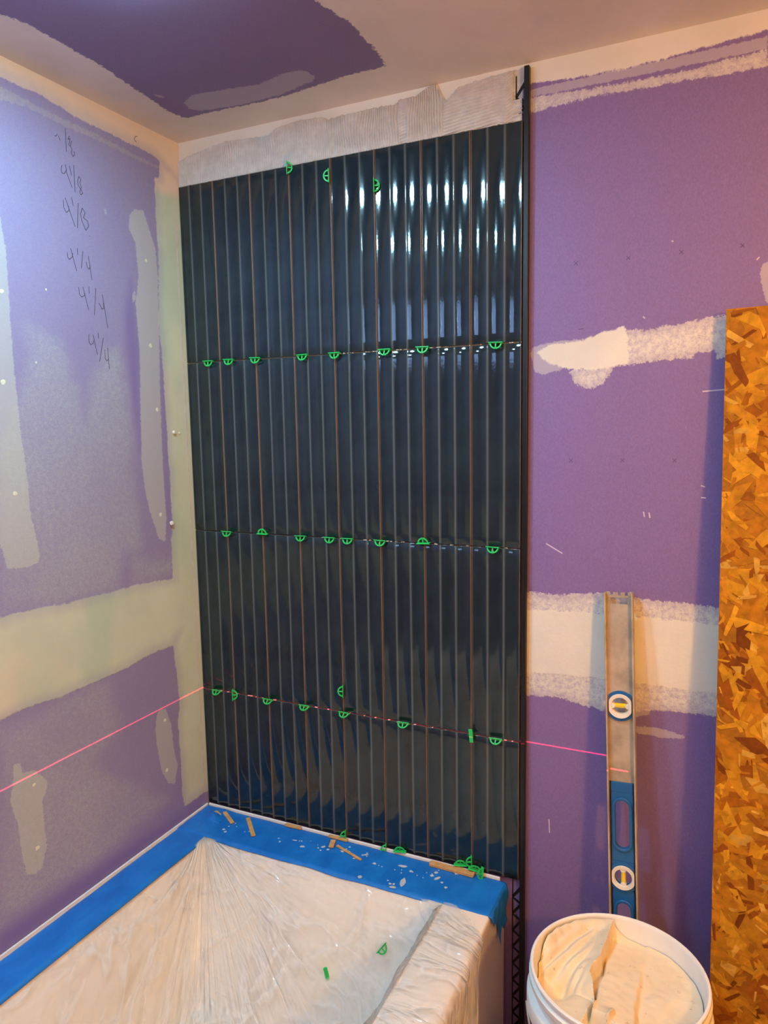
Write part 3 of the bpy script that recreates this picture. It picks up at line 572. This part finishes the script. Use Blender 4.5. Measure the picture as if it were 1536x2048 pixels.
# tape
def strip(name,pts_fn,nu,nv,mat,label,cat='masking tape'):
    V=[];F=[]
    for j in range(nv+1):
        for i in range(nu+1): V.append(pts_fn(i/nu,j/nv))
    for j in range(nv):
        for i in range(nu): q=(j*(nu+1)+i,j*(nu+1)+i+1,(j+1)*(nu+1)+i+1,(j+1)*(nu+1)+i); F.append(q)
    o=mesh_obj(name,V,F,mat,smooth=True)
    m=o.modifiers.new('thick','SOLIDIFY'); m.thickness=.0003; m.offset=1
    return o
def wr(x,y,a=.0012): return a*(.5+.5*mn.noise((x*18,y*34,1.7)))+a*.5*(.5+.5*mn.noise((x*70,y*60,5)))
def tl(u,v):
    x=.0078+u*.0865; y=-.018-v*1.44; z=TZ+.0007+wr(x,y,.0007)
    if x>.084: z-=.06*(x-.084)+ (x-.084)**2*60
    z+=.0008*math.exp(-((x-.058)/.004)**2)
    return (x+.001*mn.noise((y*9,0,0)),y,z)
o=strip('blue_tape',tl,26,220,M_tape,''); tag(o,'blue masking tape along the left tub rim by the wall','masking tape','blue masking tape strips')
def tb(u,v):
    x=.006+u*.7925; y=-.0085-v*(.122+.003*mn.noise((x*12,4,0))); 
    k=max(0,1-abs(x-.05)/.07)
    z=TZ+.0012+wr(x,y,.0012)*(1+1.6*k)
    if y<-.121: z-=(abs(y)-.121)*.5
    if x>.775: z-=0
    z+=.0012*max(0,mn.noise((x*22,y*4,9)))
    return (x,y,z)
o=strip('blue_tape',tb,200,34,M_tape,''); tag(o,'wide wrinkled blue masking tape along the back tub rim under the tiles','masking tape','blue masking tape strips'); tape_back=o
def th(u,v):   # torn end hanging over the corner of the rim
    y=-.010-u*.118; L_=.095-.045*abs(u-.25)-.055*u+.022*mn.noise((u*9,1,1))+(.045 if .40<u<.52 else 0)*(1-abs(u-.46)/.06)
    s=v*(L_+.006); 
    if s<.006: return (.7965+s*.75,y,TZ+.0022-s*.35)
    k=s-.006
    return (.8012+.0015*math.sin(k*80)+.006*max(0,mn.noise((u*6,k*20,3)))+.004*v*u,y-.10*k*u,TZ-.001-k)
o=strip('tape_end',th,30,20,M_tape,''); o.parent=tape_back; o['label']='torn end hanging down over the tub corner'
# curled bits of tape at the corner
def tc(u,v):
    x=.030+u*.050; y=-.030-v*.040; return (x+.01*v,y,TZ+.0030+.010*math.sin(math.pi*v)*math.sin(math.pi*min(1,u*1.2))+.002*mn.noise((u*7,v*7,0)))
o=strip('tape_fold',tc,16,12,M_tape,''); o.parent=tape_back

# plastic sheet
def smin(a,b,k):
    h=max(0,min(1,.5+.5*(b-a)/k)); return b*(1-h)+a*h-k*h*(1-h)
def base_z(x,y):
    """sheet height over the tub"""
    inl=(x-.090)/.10; inb=(-y-.128)/.15
    dep=TZ+.004-.150
    zl=min(dep,max(0,(x-.090))*2.9); zb_=min(dep,max(0,(-y-.126))*1.75); 
    zr=min(dep,max(0,(.700-x))*3.2)
    d=smin(smin(zl,zb_,.03),zr,.03); d=smin(d,dep-.0,.05); return TZ+.0045-max(0,d)+.0
def fold(x,y):
    r=math.hypot(x-.085,y+.12); a=math.atan2(-(y+.12),x-.085)
    f=0
    for k,fr,am in ((0,16,1.0),(1,34,.6),(2,70,.3)):
        q=mn.noise((a*fr*.55+3.1*k+.6*mn.noise((r*5,k,a)),r*1.6,7+k)); f+=am*(1-2*abs(q))
    m=min(1,max(0,(r-.01)/.05)); w=max(0,1-r/.75)
    g=0
    for k,fr,am in ((0,11,1.0),(1,27,.5)):
        q=mn.noise((x*fr+2*mn.noise((x*3,y*3,k)),y*fr*.45,20+k)); g+=am*(1-2*abs(q))
    return m*(.0040*f*(.5+r*1.2) )+.0095*g*min(1,max(0,(x-.20)/.15))*min(1,max(0,(-y-.13)/.05))
from mathutils.bvhtree import BVHTree
_bv=BVHTree.FromObject(tub, bpy.context.evaluated_depsgraph_get())
def film_z(x,y):
    h=_bv.ray_cast(Vector((x,y,1.0)),Vector((0,0,-1)))[0]; tz=h.z if h is not None else TZ
    e=min(1,max(0,(x-.088)/.02),max(0,(-.125-y)/.02)); 
    z=base_z(x,y)+fold(x,y)
    g=min(z,tz+.06); g=max(g,tz+.0025+.0035*max(0,fold(x,y)*90))
    return g*e+(tz+.0004)*(1-e)
bpy.context.view_layer.update()
us=np.concatenate([lin(.087,.70,.0035)]); vs=np.concatenate([lin(-.75,-.124,.0035)[::-1], ])
vs=np.concatenate([vs,lin(-1.36,-.76,.03)[::-1]])
V=[];F=[];PA=[];PR=[]
hang=[0,.008,.016,.03,.045,.06,.075,.088,.094,.098,.103,.112,.125,.145,.165,.19,.22,.25,.28,.31,.34,.37,.40]   # across rim then down
ncol=len(us)+len(hang)
def edge_start(y):  # how far the sheet goes over the right rim at this y (arc length)
    return np.interp(-y,[.119,.128,.15,.19,.24,.30,.38,1.4],[0.0,.03,.060,.102,.145,.34,.42,.42])
for y in vs:
    for x in us:
        z=base_z(x,y)+fold(x,y)
        # stay above the tub surface
        fz=film_z(x,y); V.append((x,y,fz)); PA.append(math.atan2(-(y+.12),x-.085)); PR.append(math.hypot(x-.085,y+.12))
    emax=edge_start(y); PA+= [math.atan2(-(y+.12),.62)*1.6+.25*mn.noise((y*6,h*6,2)) for h in hang]; PR+= [h*1.5+y for h in hang]
    for h in hang:
        h=min(h,emax)
        q=mn.noise((y*13,h*5,3)); q2=mn.noise((y*38,h*7,8))
        pk=.010*max(0,q)+.003*q2+.004
        if h<.094: V.append((.702+h,y,TZ+.0035+pk*.8*min(1,h/.02)))
        elif h<.103: V.append((.797+(h-.094)*1.0,y,TZ+.0025+pk*.6-(h-.094)*.6))
        else:
            k=h-.103; V.append((.8045+pk*.9+.018*min(1,k*3),y-.02*k+.010*q*k*3,TZ-.004-k))
for j in range(len(vs)-1):
    for i in range(ncol-1):
        q=(j*ncol+i,j*ncol+i+1,(j+1)*ncol+i+1,(j+1)*ncol+i)
        F.append(q)
film=tag(mesh_obj('plastic_sheet',V,F,M_film,smooth=True,attrs={'pa':PA,'pr':PR}),'crumpled clear plastic sheet lining the bathtub and hanging over its side','plastic sheet')
def on_film(x,y): return film_z(x,y)
# gathered peak of the sheet stuck to the rim
# film-lying spacers: drop along the sight ray until they meet the sheet
def drop(px):
    a=Vector(CAM); b=Vector(px); d=(b-a).normalized(); s=.8
    while s<3:
        q=a+d*s
        if .09<q.x<.7 and q.y<-.125 and q.z<on_film(q.x,q.y)+.004: return q
        s+=.001
    return b
qa=drop(D['SPT'][0]); place(SPA,(qa.x,qa.y,qa.z+.006),(-.6,-.9,.4))
qb=drop(D['SPT'][1]); place(SPB,(qb.x,qb.y,qb.z+.004),(math.pi/2-.3,math.pi/2-.2,.35))

# shims
def shim(a,b,w,h,label,z=TZ+.0028,tilt=0,sub=0):
    a=Vector((a[0],a[1],z+h/2)); b=Vector((b[0],b[1],z+h/2+tilt)); mb=MB(); mb.bar(a,b,w,h)
    o=mb.build('shim',M_shim,bevel=.0006,seg=1); tag(o,label,'shim','orange shims under the tiles and on the tape'); return o
S=D['SH']
shim(S[0][0],S[0][1],.009,.0025,'shortest orange shim, at the tub corner on the blue tape')
shim(S[1][0],S[1][1],.0105,.003,'small slanted orange shim, second from the tub corner')
shim(S[2][0],S[2][1],.0105,.003,'orange shim lying across the tape, third from the tub corner')
shim((S[3][0][0],-.010),(S[3][1][0]+.008,-.0085),.010,.0042,'flat orange shim wedged under the tile, left middle of the rim',z=TZ+.0032)
shim((S[4][0][0],-.010),(S[4][1][0]+.008,-.009),.010,.0040,'flat orange shim wedged under the tile behind the T-shaped pair',z=TZ+.0032)
shim(S[5][0],S[5][1],.0065,.003,'narrow orange stick lying diagonally on the blue tape')
shim(S[6][0],(S[6][1][0]-.004,S[6][1][1]),.012,.0045,'short orange shim crossing the head of the narrow stick',z=TZ+.0034)
shim((S[7][0][0],-.0150),(S[7][1][0],-.0165),.015,.0065,'longest orange shim, under the tiles near the right tub corner')
# splatter
mb=MB()
for (x_,y_) in D['SPEC']:
    for k in range(3):
        r=random.uniform(.0012,.0042); c0=(x_+random.uniform(-.014,.014),min(-.012,y_+random.uniform(-.012,.012)))
        V=[(c0[0],c0[1],TZ+.0036)]+[(c0[0]+r*random.uniform(.6,1.4)*math.cos(a),c0[1]+r*random.uniform(.6,1.4)*math.sin(a),TZ+.0022) for a in np.linspace(0,6.28,9)[:-1]]
        mb.add(V,[(0,i,i%8+1) for i in range(1,9)])
for (x_,y_,w_,l_,ang) in ((.598,-.098,.012,.030,.2),(.585,-.121,.016,.008,.2),(.505,-.118,.010,.010,.1),(.575,-.045,.020,.009,.1),(.66,-.055,.008,.018,-.5),(.48,-.04,.014,.006,.6),(.33,-.07,.012,.008,.3),(.115,-.085,.008,.008,0),(.125,-.092,.007,.007,0),(.30,-.055,.014,.005,.2)):
    n_=12; V=[(x_,y_,TZ+.0034)]
    for i in range(n_):
        a=2*math.pi*i/n_; rx=w_*.5*random.uniform(.75,1.2); ry=l_*random.uniform(.4,.6); dx=rx*math.cos(a); dy=ry*math.sin(a)
        V.append((x_+dx*math.cos(ang)-dy*math.sin(ang),y_+dx*math.sin(ang)+dy*math.cos(ang),TZ+.0026))
    mb.add(V,[(0,i,i%n_+1) for i in range(1,n_+1)])
tag(mb.build('dried_splatter',simple('greyish dried mortar splatter',(.52,.56,.62),.5)),'small dried mortar splashes scattered over the blue tape','mortar',kind='stuff')
for (y_,z_),s_,lb in zip(D['CR'],(.005,.0025,.006),('pink mortar crumb on the left wall, upper larger one of a pair','tiny pink mortar crumb on the left wall, right of the larger one','pink mortar crumb stuck on the left wall, lowest one')):
    bm=bmesh.new(); bmesh.ops.create_icosphere(bm,subdivisions=2,radius=s_)
    for v in bm.verts: v.co*=1+.45*mn.noise(v.co*400+Vector((y_*99,0,0))); v.co.x*=.6
    me=bpy.data.meshes.new('mortar_crumb'); bm.to_mesh(me); bm.free(); me.materials.append(M_crumbp if 'M_crumbp' in globals() else M_crumb)
    o=bpy.data.objects.new('mortar_crumb',me); COL.objects.link(o); o.location=(s_*.45,y_,z_); tag(o,lb,'mortar crumb','mortar crumbs on the left wall')

# ================================================================ SPIRIT LEVEL
LV=D['LEV']; T_=[(LV[0][i]+LV[1][i])/2 for i in range(3)]; B_=[(LV[2][i]+LV[3][i])/2 for i in range(3)]
top=Vector(T_); bot=Vector(B_); ax=(bot-top).normalized()           # down the level
LEN=(top.z-FLOOR-.001)/abs(ax.z)
xx_=Vector((1,0,0)); xx_=(xx_-ax*xx_.dot(ax)).normalized(); nn_=ax.cross(xx_).normalized()
if nn_.y>0: nn_=-nn_
LW=.0525
Mlev=Matrix(((xx_.x,ax.x,nn_.x,top.x),(xx_.y,ax.y,nn_.y,top.y),(xx_.z,ax.z,nn_.z,top.z),(0,0,0,1)))  # (across, along down, towards viewer)
def at(z): return (top.z-z)/abs(ax.z)
lv=tag(empty('spirit_level',(0,0,0)),'dusty aluminium spirit level with blue grip leaning on the wall behind the bucket','spirit level')
Z=D['LEVZ']; s_ring1=at(Z['ring1']); s_grip=at(Z['grip']); s_h0=at(Z['h0']); s_h1=at(Z['h1']); s_ring2=at(Z['ring2']); s_h20=at(Z['h20'])
DZ=.0   # front of the flanges is at depth 0; web lies 9 mm behind
hw=LW/2
mb=MB()
# flanges: slightly thick side rails
for s in (-1,1):
    xa,xb=sorted((s*hw,s*(hw-.0032))); 
    V_=[(xa,0),(xb,0)]
    mb.prism([(xa,0.0),(xb,0.0),(xb,LEN),(xa,LEN)],Mlev,-.022,0)
    xa,xb=sorted((s*(hw-.0032),s*(hw-.008))); mb.prism([(xa,0.0),(xb,0.0),(xb,LEN),(xa,LEN)],Mlev,-.022,-.019); 
mb.build('side_rails',M_alu,lv,bevel=.0008)
# web with crenellated top, slot and openings (built from strips around the openings)
mb=MB(); wi=hw-.003; d0,d1=-.0125,-.0100
def wbox(x0,x1,s0,s1): mb.prism([(x0,s0),(x1,s0),(x1,s1),(x0,s1)],Mlev,d0,d1)
for x0,x1 in ((-wi,-.0155),(-.0105,-.0015),(.0035,.0115),(.0165,wi)): wbox(x0,x1,.0,.006)
wbox(-wi,wi,.006,.010); wbox(-wi,-.0155,.010,.0225); wbox(.0155,wi,.010,.0225)
ROUND=22
def hole_web(sc_,r,s0,s1):
    # plate between s0 and s1 with a round hole
    n=36; outer=[];inner=[]
    for i in range(n):
        a=2*math.pi*i/n; c,s=math.cos(a),math.sin(a); inner.append((r*c,sc_+r*s))
        kx=wi/abs(c) if abs(c)>1e-6 else 1e9; ks=((s1-sc_) if s>0 else (sc_-s0))/abs(s) if abs(s)>1e-6 else 1e9; k=min(kx,ks); outer.append((k*c,sc_+k*s))
    mb.ring(outer,inner,Mlev,d0,d1)
RR=.0165
wbox(-wi,wi,.0225,s_ring1-.028); hole_web(s_ring1,.0150,s_ring1-.028,s_ring1+.028); wbox(-wi,wi,s_ring1+.028,s_grip)
hole2=[(s_h0,s_h1),(s_h20,s_h20+.10)]
sg_end=s_h20+.135
mb.build('web',M_alu,lv,bevel=.0003,seg=1)
mb=MB(); wbox(-wi,wi,sg_end,LEN); mb.build('web',M_alu,lv,bevel=.0003,seg=1)
def stad(r,s0,s1,n=24):
    P_=[]
    for i in range(n//2+1): a=math.pi*i/(n//2); P_.append((r*math.cos(a),s1-r+r*math.sin(a)))
    for i in range(n//2+1): a=math.pi+math.pi*i/(n//2); P_.append((r*math.cos(a),s0+r+r*math.sin(a)))
    return P_
gw=hw-.0062
# grip body: plate with two oval hand holes and a vial hole
mb=MB()
def plate(s0,s1,inner):
    n=len(inner); cy=sum(p_[1] for p_ in inner)/n; outer=[]
    for a,b in inner:
        dx,dy=a,b-cy; k=min(gw/abs(dx) if abs(dx)>1e-6 else 1e9,((s1-cy) if dy>0 else (cy-s0))/abs(dy) if abs(dy)>1e-6 else 1e9); outer.append((dx*k,cy+dy*k))
    mb.ring(outer,inner,Mlev,-.0150,-.0070)
hr=.0128
mid1=(s_h1+s_ring2)/2+.002; mid2=(s_ring2+s_h20)/2
ci=[(.015*math.cos(2*math.pi*i/26),s_ring2+.015*math.sin(2*math.pi*i/26)) for i in range(26)]
sh=s_h0-.014
mb.prism([(-gw,s_grip),(gw,s_grip),(gw,sh),(-gw,sh)],Mlev,-.015,-.007)
plate(sh,mid1-.004,stad(hr,s_h0,s_h1)); plate(mid1-.004,mid2,ci); plate(mid2,sg_end,stad(hr,s_h20,s_h20+.10))
grip=mb.build('grip',M_blue,lv,bevel=.0008); grip['label']='blue plastic grip with oval hand holes'
for a,b in ((s_h0,s_h1),(s_h20,s_h20+.10)):
    mb=MB(); o1=stad(hr+.0055,a-.0055,b+.0055); m1_=stad(hr+.0042,a-.0042,b+.0042); i1=stad(hr,a,b)
    mb.ring(o1,i1,Mlev,-.0095,-.0035); mb.build('hand_hole_rim',M_blue,grip,bevel=.0016,seg=3)
def vial(sc_,vertical,lbl):
    e=MB(); n=40
    bz=[(min(max(.0285*math.cos(2*math.pi*i/n),-gw),gw),sc_+.0285*math.sin(2*math.pi*i/n)) for i in range(n)]; bi=[(.020*math.cos(2*math.pi*i/n),sc_+.020*math.sin(2*math.pi*i/n)) for i in range(n)]
    e.ring(bz,bi,Mlev,-.013,-.0055); bez=e.build('vial_bezel',M_blue,lv,bevel=.001)
    e=MB(); lim=gw+.0004
    prof=[(.0225,-.006),(.0232,-.004),(.0225,-.0022),(.0165,-.0030),(.0155,-.0060),(.0150,-.0160)]
    V_=[];F_=[]
    for r,dz in prof:
        for i in range(n):
            a=2*math.pi*i/n; V_.append(Mlev@Vector((min(max(r*math.cos(a),-lim),lim),sc_+r*math.sin(a),dz)))
    for j in range(len(prof)-1):
        for i in range(n): k=(i+1)%n; F_.append((j*n+i,j*n+k,(j+1)*n+k,(j+1)*n+i))
    ring=e.add(V_,F_).build('vial_ring',M_vring,lv,smooth=True,sharp=40); ring['label']=lbl
    e=MB(); n2=14; d=Vector((0,1,0)) if vertical else Vector((1,0,0)); s=Vector((1,0,0)) if vertical else Vector((0,1,0))
    V_=[];F_=[]
    for j,(u_,rr_) in enumerate(((-.0145,.0005),(-.0145,.0046),(.0145,.0046),(.0145,.0005))):
        for i in range(n2):
            a=2*math.pi*i/n2; q=Vector((0,sc_,-.0100))+d*u_+s*(rr_*math.cos(a))+Vector((0,0,rr_*math.sin(a))); V_.append(Mlev@q)
    for j in range(3):
        for i in range(n2): k=(i+1)%n2; F_.append((j*n2+i,j*n2+k,(j+1)*n2+k,(j+1)*n2+i))
    e.add(V_,F_).build('vial',M_vial,ring,smooth=True,sharp=40)
    e=MB()
    for u_ in (-.0145,.0145):
        q=Vector((0,sc_,-.0095))+d*u_; e.prism([( (q.x+.0055*math.cos(a)),(q.y+.0055*math.sin(a))) for a in np.linspace(0,2*math.pi,14,endpoint=False)],Mlev,-.0150,-.0045)
    e.build('vial_clamps',M_vring,ring,bevel=.001)
vial(s_ring1,False,'cream ring holding the horizontal yellow vial'); vial(s_ring2,True,'cream ring holding the vertical yellow vial')

# ================================================================ STRAND BOARD
def board_y(z): return -.010-(1.611-z)*.065
bx0=lambda z:1.1838+(1.611-z)*.0135
ang=math.atan(.065); BH=(1.611-FLOOR)/math.cos(ang)
bt=Vector((1.1838,-.010,1.611)); bd=Vector((.0135,-.065,-1)).normalized(); bxv=Vector((1,0,0)); bxv=(bxv-bd*bd.x).normalized(); bn=bd.cross(bxv).normalized()
if bn.y>0: bn=-bn
BW=.55; BL=(1.611-FLOOR-.001)/abs(bd.z)
Mb=Matrix(((bxv.x,bd.x,bn.x,bt.x),(bxv.y,bd.y,bn.y,bt.y),(bxv.z,bd.z,bn.z,bt.z),(0,0,0,1)))
V=[];F=[];Cc=[]
def addp(vs_,fs_,c):
    b=len(V); V.extend([tuple(Mb@Vector(v)) for v in vs_]); F.extend([tuple(i+b for i in f) for f in fs_]); Cc.extend([c]*len(fs_))
TH=.0105
addp([(0,0,0),(BW,0,0),(BW,BL,0),(0,BL,0),(0,0,TH),(BW,0,TH),(BW,BL,TH),(0,BL,TH)],[(0,3,2,1),(4,5,6,7)],(.36,.14,.01))
addp([(0,0,0),(BW,0,0),(BW,BL,0),(0,BL,0),(0,0,TH),(BW,0,TH),(BW,BL,TH),(0,BL,TH)],[(0,1,5,4),(1,2,6,5),(2,3,7,6),(3,0,4,7)],(.60,.44,.27))
pal=[(.50,.215,.010),(.60,.285,.014),(.44,.170,.008),(.32,.100,.005),(.20,.052,.003),(.60,.33,.050),(.47,.185,.009),(.27,.075,.004)]
wts=[5,5,4,3,1.6,2.4,4,1.5]
rg=random.Random(5)
for k in range(3600):
    cx_=rg.uniform(-.01,BW+.01); cy_=rg.uniform(-.01,BL+.01); big=rg.random()
    l=rg.uniform(.022,.075)*(1.3 if big>.8 else 1); w=l*rg.uniform(.13,.42); a=rg.gauss(math.pi/4 if rg.random()<.35 else rg.uniform(0,math.pi),.6)
    if k>2400: l*=.45; w*=.40
    pts=[]; sk=rg.uniform(-.6,.6)*w; sk2=rg.uniform(-.6,.6)*w
    loc=[(-l/2-sk,-w/2),(-l*.1,-w/2*rg.uniform(.85,1.1)),(l/2+sk2,-w/2*rg.uniform(.5,1)),(l/2-sk2,w/2*rg.uniform(.5,1)),(l*.1,w/2*rg.uniform(.85,1.15)),(-l/2+sk,w/2)]
    if rg.random()<.3: loc.insert(3,(l/2+rg.uniform(0,.2)*w,rg.uniform(-.2,.2)*w))
    nn2=len(loc); hz0=TH+.00005+.0010*(k/3600)+rg.uniform(0,.0005); tlt=rg.uniform(-.012,.012)
    for ex,ey in loc:
        px_=min(max(cx_+ex*math.cos(a)-ey*math.sin(a),0),BW); py_=min(max(cy_+ex*math.sin(a)+ey*math.cos(a),0),BL)
        pts.append((px_,py_,max(TH+.00003,hz0+tlt*ex)))
    c=rg.choices(pal,wts)[0]; j=rg.uniform(.82,1.12); addp(pts,[tuple(range(nn2))],tuple(q*j for q in c))
me=bpy.data.meshes.new('strand_board'); me.from_pydata(V,[],F); me.materials.append(M_osb)
ca=me.color_attributes.new('fc','FLOAT_COLOR','CORNER'); buf=[]
for pgl in me.polygons: buf+= list((*Cc[pgl.index],1.0))*pgl.loop_total
ca.data.foreach_set('color',buf); me.update()
ob=bpy.data.objects.new('strand_board',me); COL.objects.link(ob); tag(ob,'tall orange strand board panel leaning against the purple wall at right','board')

# ================================================================ BUCKET
BC=Vector((1.0605,-.257,0)); RZ=.520; BS=.9467
bk=tag(empty('bucket',(BC.x,BC.y,FLOOR)),'white plastic bucket of mortar in the lower right corner','bucket')
h=RZ-FLOOR
prof=[(.002,.004),(.126,.0),(.130,.004),(.1405,h-.085),(.1415,h-.083),(.1555,h-.080),(.1570,h-.077),(.1570,h-.052),(.1555,h-.049),(.1440,h-.047),(.1442,h-.030),(.1520,h-.027),(.1530,h-.024),(.1530,h-.016),(.1470,h-.014),(.1470,h-.010),(.1500,h-.008),(.1515,h-.004),(.1510,h-.0012),(.1495,h),(.1465,h),(.1450,h-.0015),(.1442,h-.006),(.1380,h-.06),(.1275,.006),(.002,.006)]
MB().lathe([(r*BS,z) for r,z in prof],72).build('bucket_body',M_bucket,bk,smooth=True,sharp=35)
mb=MB()   # wire handle folded down at the front side
pts=[(.150*math.cos(a),.150*math.sin(a),h-.066-.085*math.sin(a_)) for a,a_ in ((math.radians(200+140*i/24),math.pi*i/24) for i in range(25))]
mb.path([Vector(q) for q in pts],.003,.003,(0,0,1)); mb.build('handle',M_metal,bk)
# mortar surface
V=[];F=[];nr,na=100,300
def sst(a,b_,v):
    t_=min(1,max(0,(v-a)/(b_-a))); return t_*t_*(3-2*t_)
def facet(x,y):
    n1=mn.noise((x*22,y*22,4)); n2=mn.noise((x*70,y*70,2)); n3=mn.noise((x*9,y*9,8))
    z=-.046+.06*x+.05*y+.003*n1
    # broad trowelled slab through the middle
    e1=-.030+.010*mn.noise((y*18,0,3)); e2=.034+.008*mn.noise((y*24,5,3))
    slab=-.030-.10*(x+.0)-.05*y
    z+=(slab-z)*sst(e1-.004,e1+.003,x)*(1-sst(e2-.002,e2+.006,x))*sst(-.100,-.085,y-.02*n3)
    # clump at the back left rising against the bucket wall
    cr=np.interp(y,[-.06,-.02,.0,.04,.08,.14],[-.030,-.038,-.046,-.034,-.028,-.026])+.004*mn.noise((y*40,1,7))
    hc=np.interp(y,[-.06,-.02,.02,.07,.14],[-.032,-.020,-.010,-.004,-.002])
    band=hc-.55*max(0,cr-x)+.45*max(0,cr-x-.022)
    band+=.0040*math.sin((x*.85-y*.5)*330+2*n1)*sst(-.05,-.075,x)*-1*.9
    z+=(band-z)*(1-sst(cr-.0015,cr+.0015,x))*sst(-.050,-.020,y+.25*(x+.05))
    # low slab at the front left with a lip
    lo_=-.038+.12*(x+.06); k=(1-sst(-.030,-.024,x-.15*y))*(1-sst(-.045,-.030,y+.35*(x+.05))); z+=(lo_-z)*k
    # crest running to the viewer at the front
    rx=-.006+.10*(y+.1)+.010*mn.noise((y*22,3,0)); z+=.012*math.exp(-max(0,rx-x)/.012)*(1 if x<rx else math.exp(-(x-rx)/.0012))*(1-sst(-.075,-.055,y))
    rx=-.032+.12*(y+.1); z+=.006*math.exp(-max(0,rx-x)/.010)*(1 if x<rx else math.exp(-(x-rx)/.0012))*(1-sst(-.065,-.05,y))
    # hollow at the left
    z-=.026*math.exp(-((x+.096)/.020)**2-((y+.022)/.028)**2)
    rr_=math.hypot(x,y); an=math.atan2(y,x)
    if 1.55<an<3.1:
        k=sst(.118,.138,rr_)*sst(1.55,1.9,an)*(1-sst(2.8,3.1,an)); z+=(-.005+.004*mn.noise((an*9,0,2))-z)*k
    return z+.0012*n2
for j in range(nr):
    for i in range(na):
        r=.1400*j/(nr-1); a=2*math.pi*i/na; x=r*math.cos(a); y=r*math.sin(a)
        # orient: right/away relative to view yaw
        xr=x*math.cos(-YAW*0)+0; yr=y
        z=facet(x,y); lim=.1440*1.0+z*.115
        k=min(1,(lim-.0006)/.1400)*BS; V.append((x*k,y*k,z))
for j in range(nr-1):
    for i in range(na): k=(i+1)%na; F.append((j*na+i,j*na+k,(j+1)*na+k,(j+1)*na+i))
mo=mesh_obj('wet_mortar',V,F,M_mort,smooth=True,sharp=50,loc=(BC.x,BC.y,RZ)); tag(mo,'pale trowelled mortar filling the white bucket','mortar')

# ================================================================ LAMPS AND ADDED FILL GLOBE (out of frame)
for k,(x_,y_,lb) in enumerate(((.40,-.60,'round surface ceiling light nearest the tiled wall, out of frame'),(.43,-1.18,'round surface ceiling light farther from the tiled wall, out of frame'))):
    if k==0:
        cl=empty('ceiling_light',(x_,y_,CEIL)); first=cl
        MB().lathe([(.062,0),(.066,0),(.066,-.010),(.062,-.012),(.060,-.010)],48).build('trim_ring',M_white,cl,smooth=True,sharp=40)
        MB().lathe([(.0005,-.019),(.047,-.019),(.056,-.017),(.0600,-.012),(.0600,-.008)],48).build('lens',M_lens,cl,smooth=True)
    else:
        cl=copy_tree(first); cl.location=(x_,y_,CEIL)
    tag(cl,lb,'ceiling light','ceiling lights')
cw=empty('ceiling_light',(WARM_LOC[0],WARM_LOC[1],CEIL))
MB().lathe([(.072,0),(.076,0),(.076,-.010),(.072,-.012),(.070,-.010)],48).build('trim_ring',M_white,cw,smooth=True,sharp=40)
MB().lathe([(.0005,-.0125),(.060,-.0125),(.069,-.011),(.0700,-.008)],48).build('lens',M_bulb,cw,smooth=True)
tag(cw,'round warm ceiling light on the right, beyond the strand board, out of frame','ceiling light','ceiling lights')
gl=tag(empty('fill_globe',(FILL_LOC[0],FILL_LOC[1],CEIL)),'added globe giving warm fill light, right of the camera, out of frame','lamp')  # added, unseen: stem and globe exist only to give warm fill
MB().lathe([(.0005,0),(.04,0),(.04,-.012),(.010,-.018),(.006,-.03),(.006,-(CEIL-FILL_LOC[2])+.075),(.025,-(CEIL-FILL_LOC[2])+.073),(.027,-(CEIL-FILL_LOC[2])+.062)],32).build('stem',M_white,gl,smooth=True,sharp=40)
MB().lathe([(.07*math.cos(a)+.0002,-(CEIL-FILL_LOC[2])+.07*math.sin(a)) for a in np.linspace(-math.pi/2,1.25,22)],40).build('globe',M_fill,gl,smooth=True)
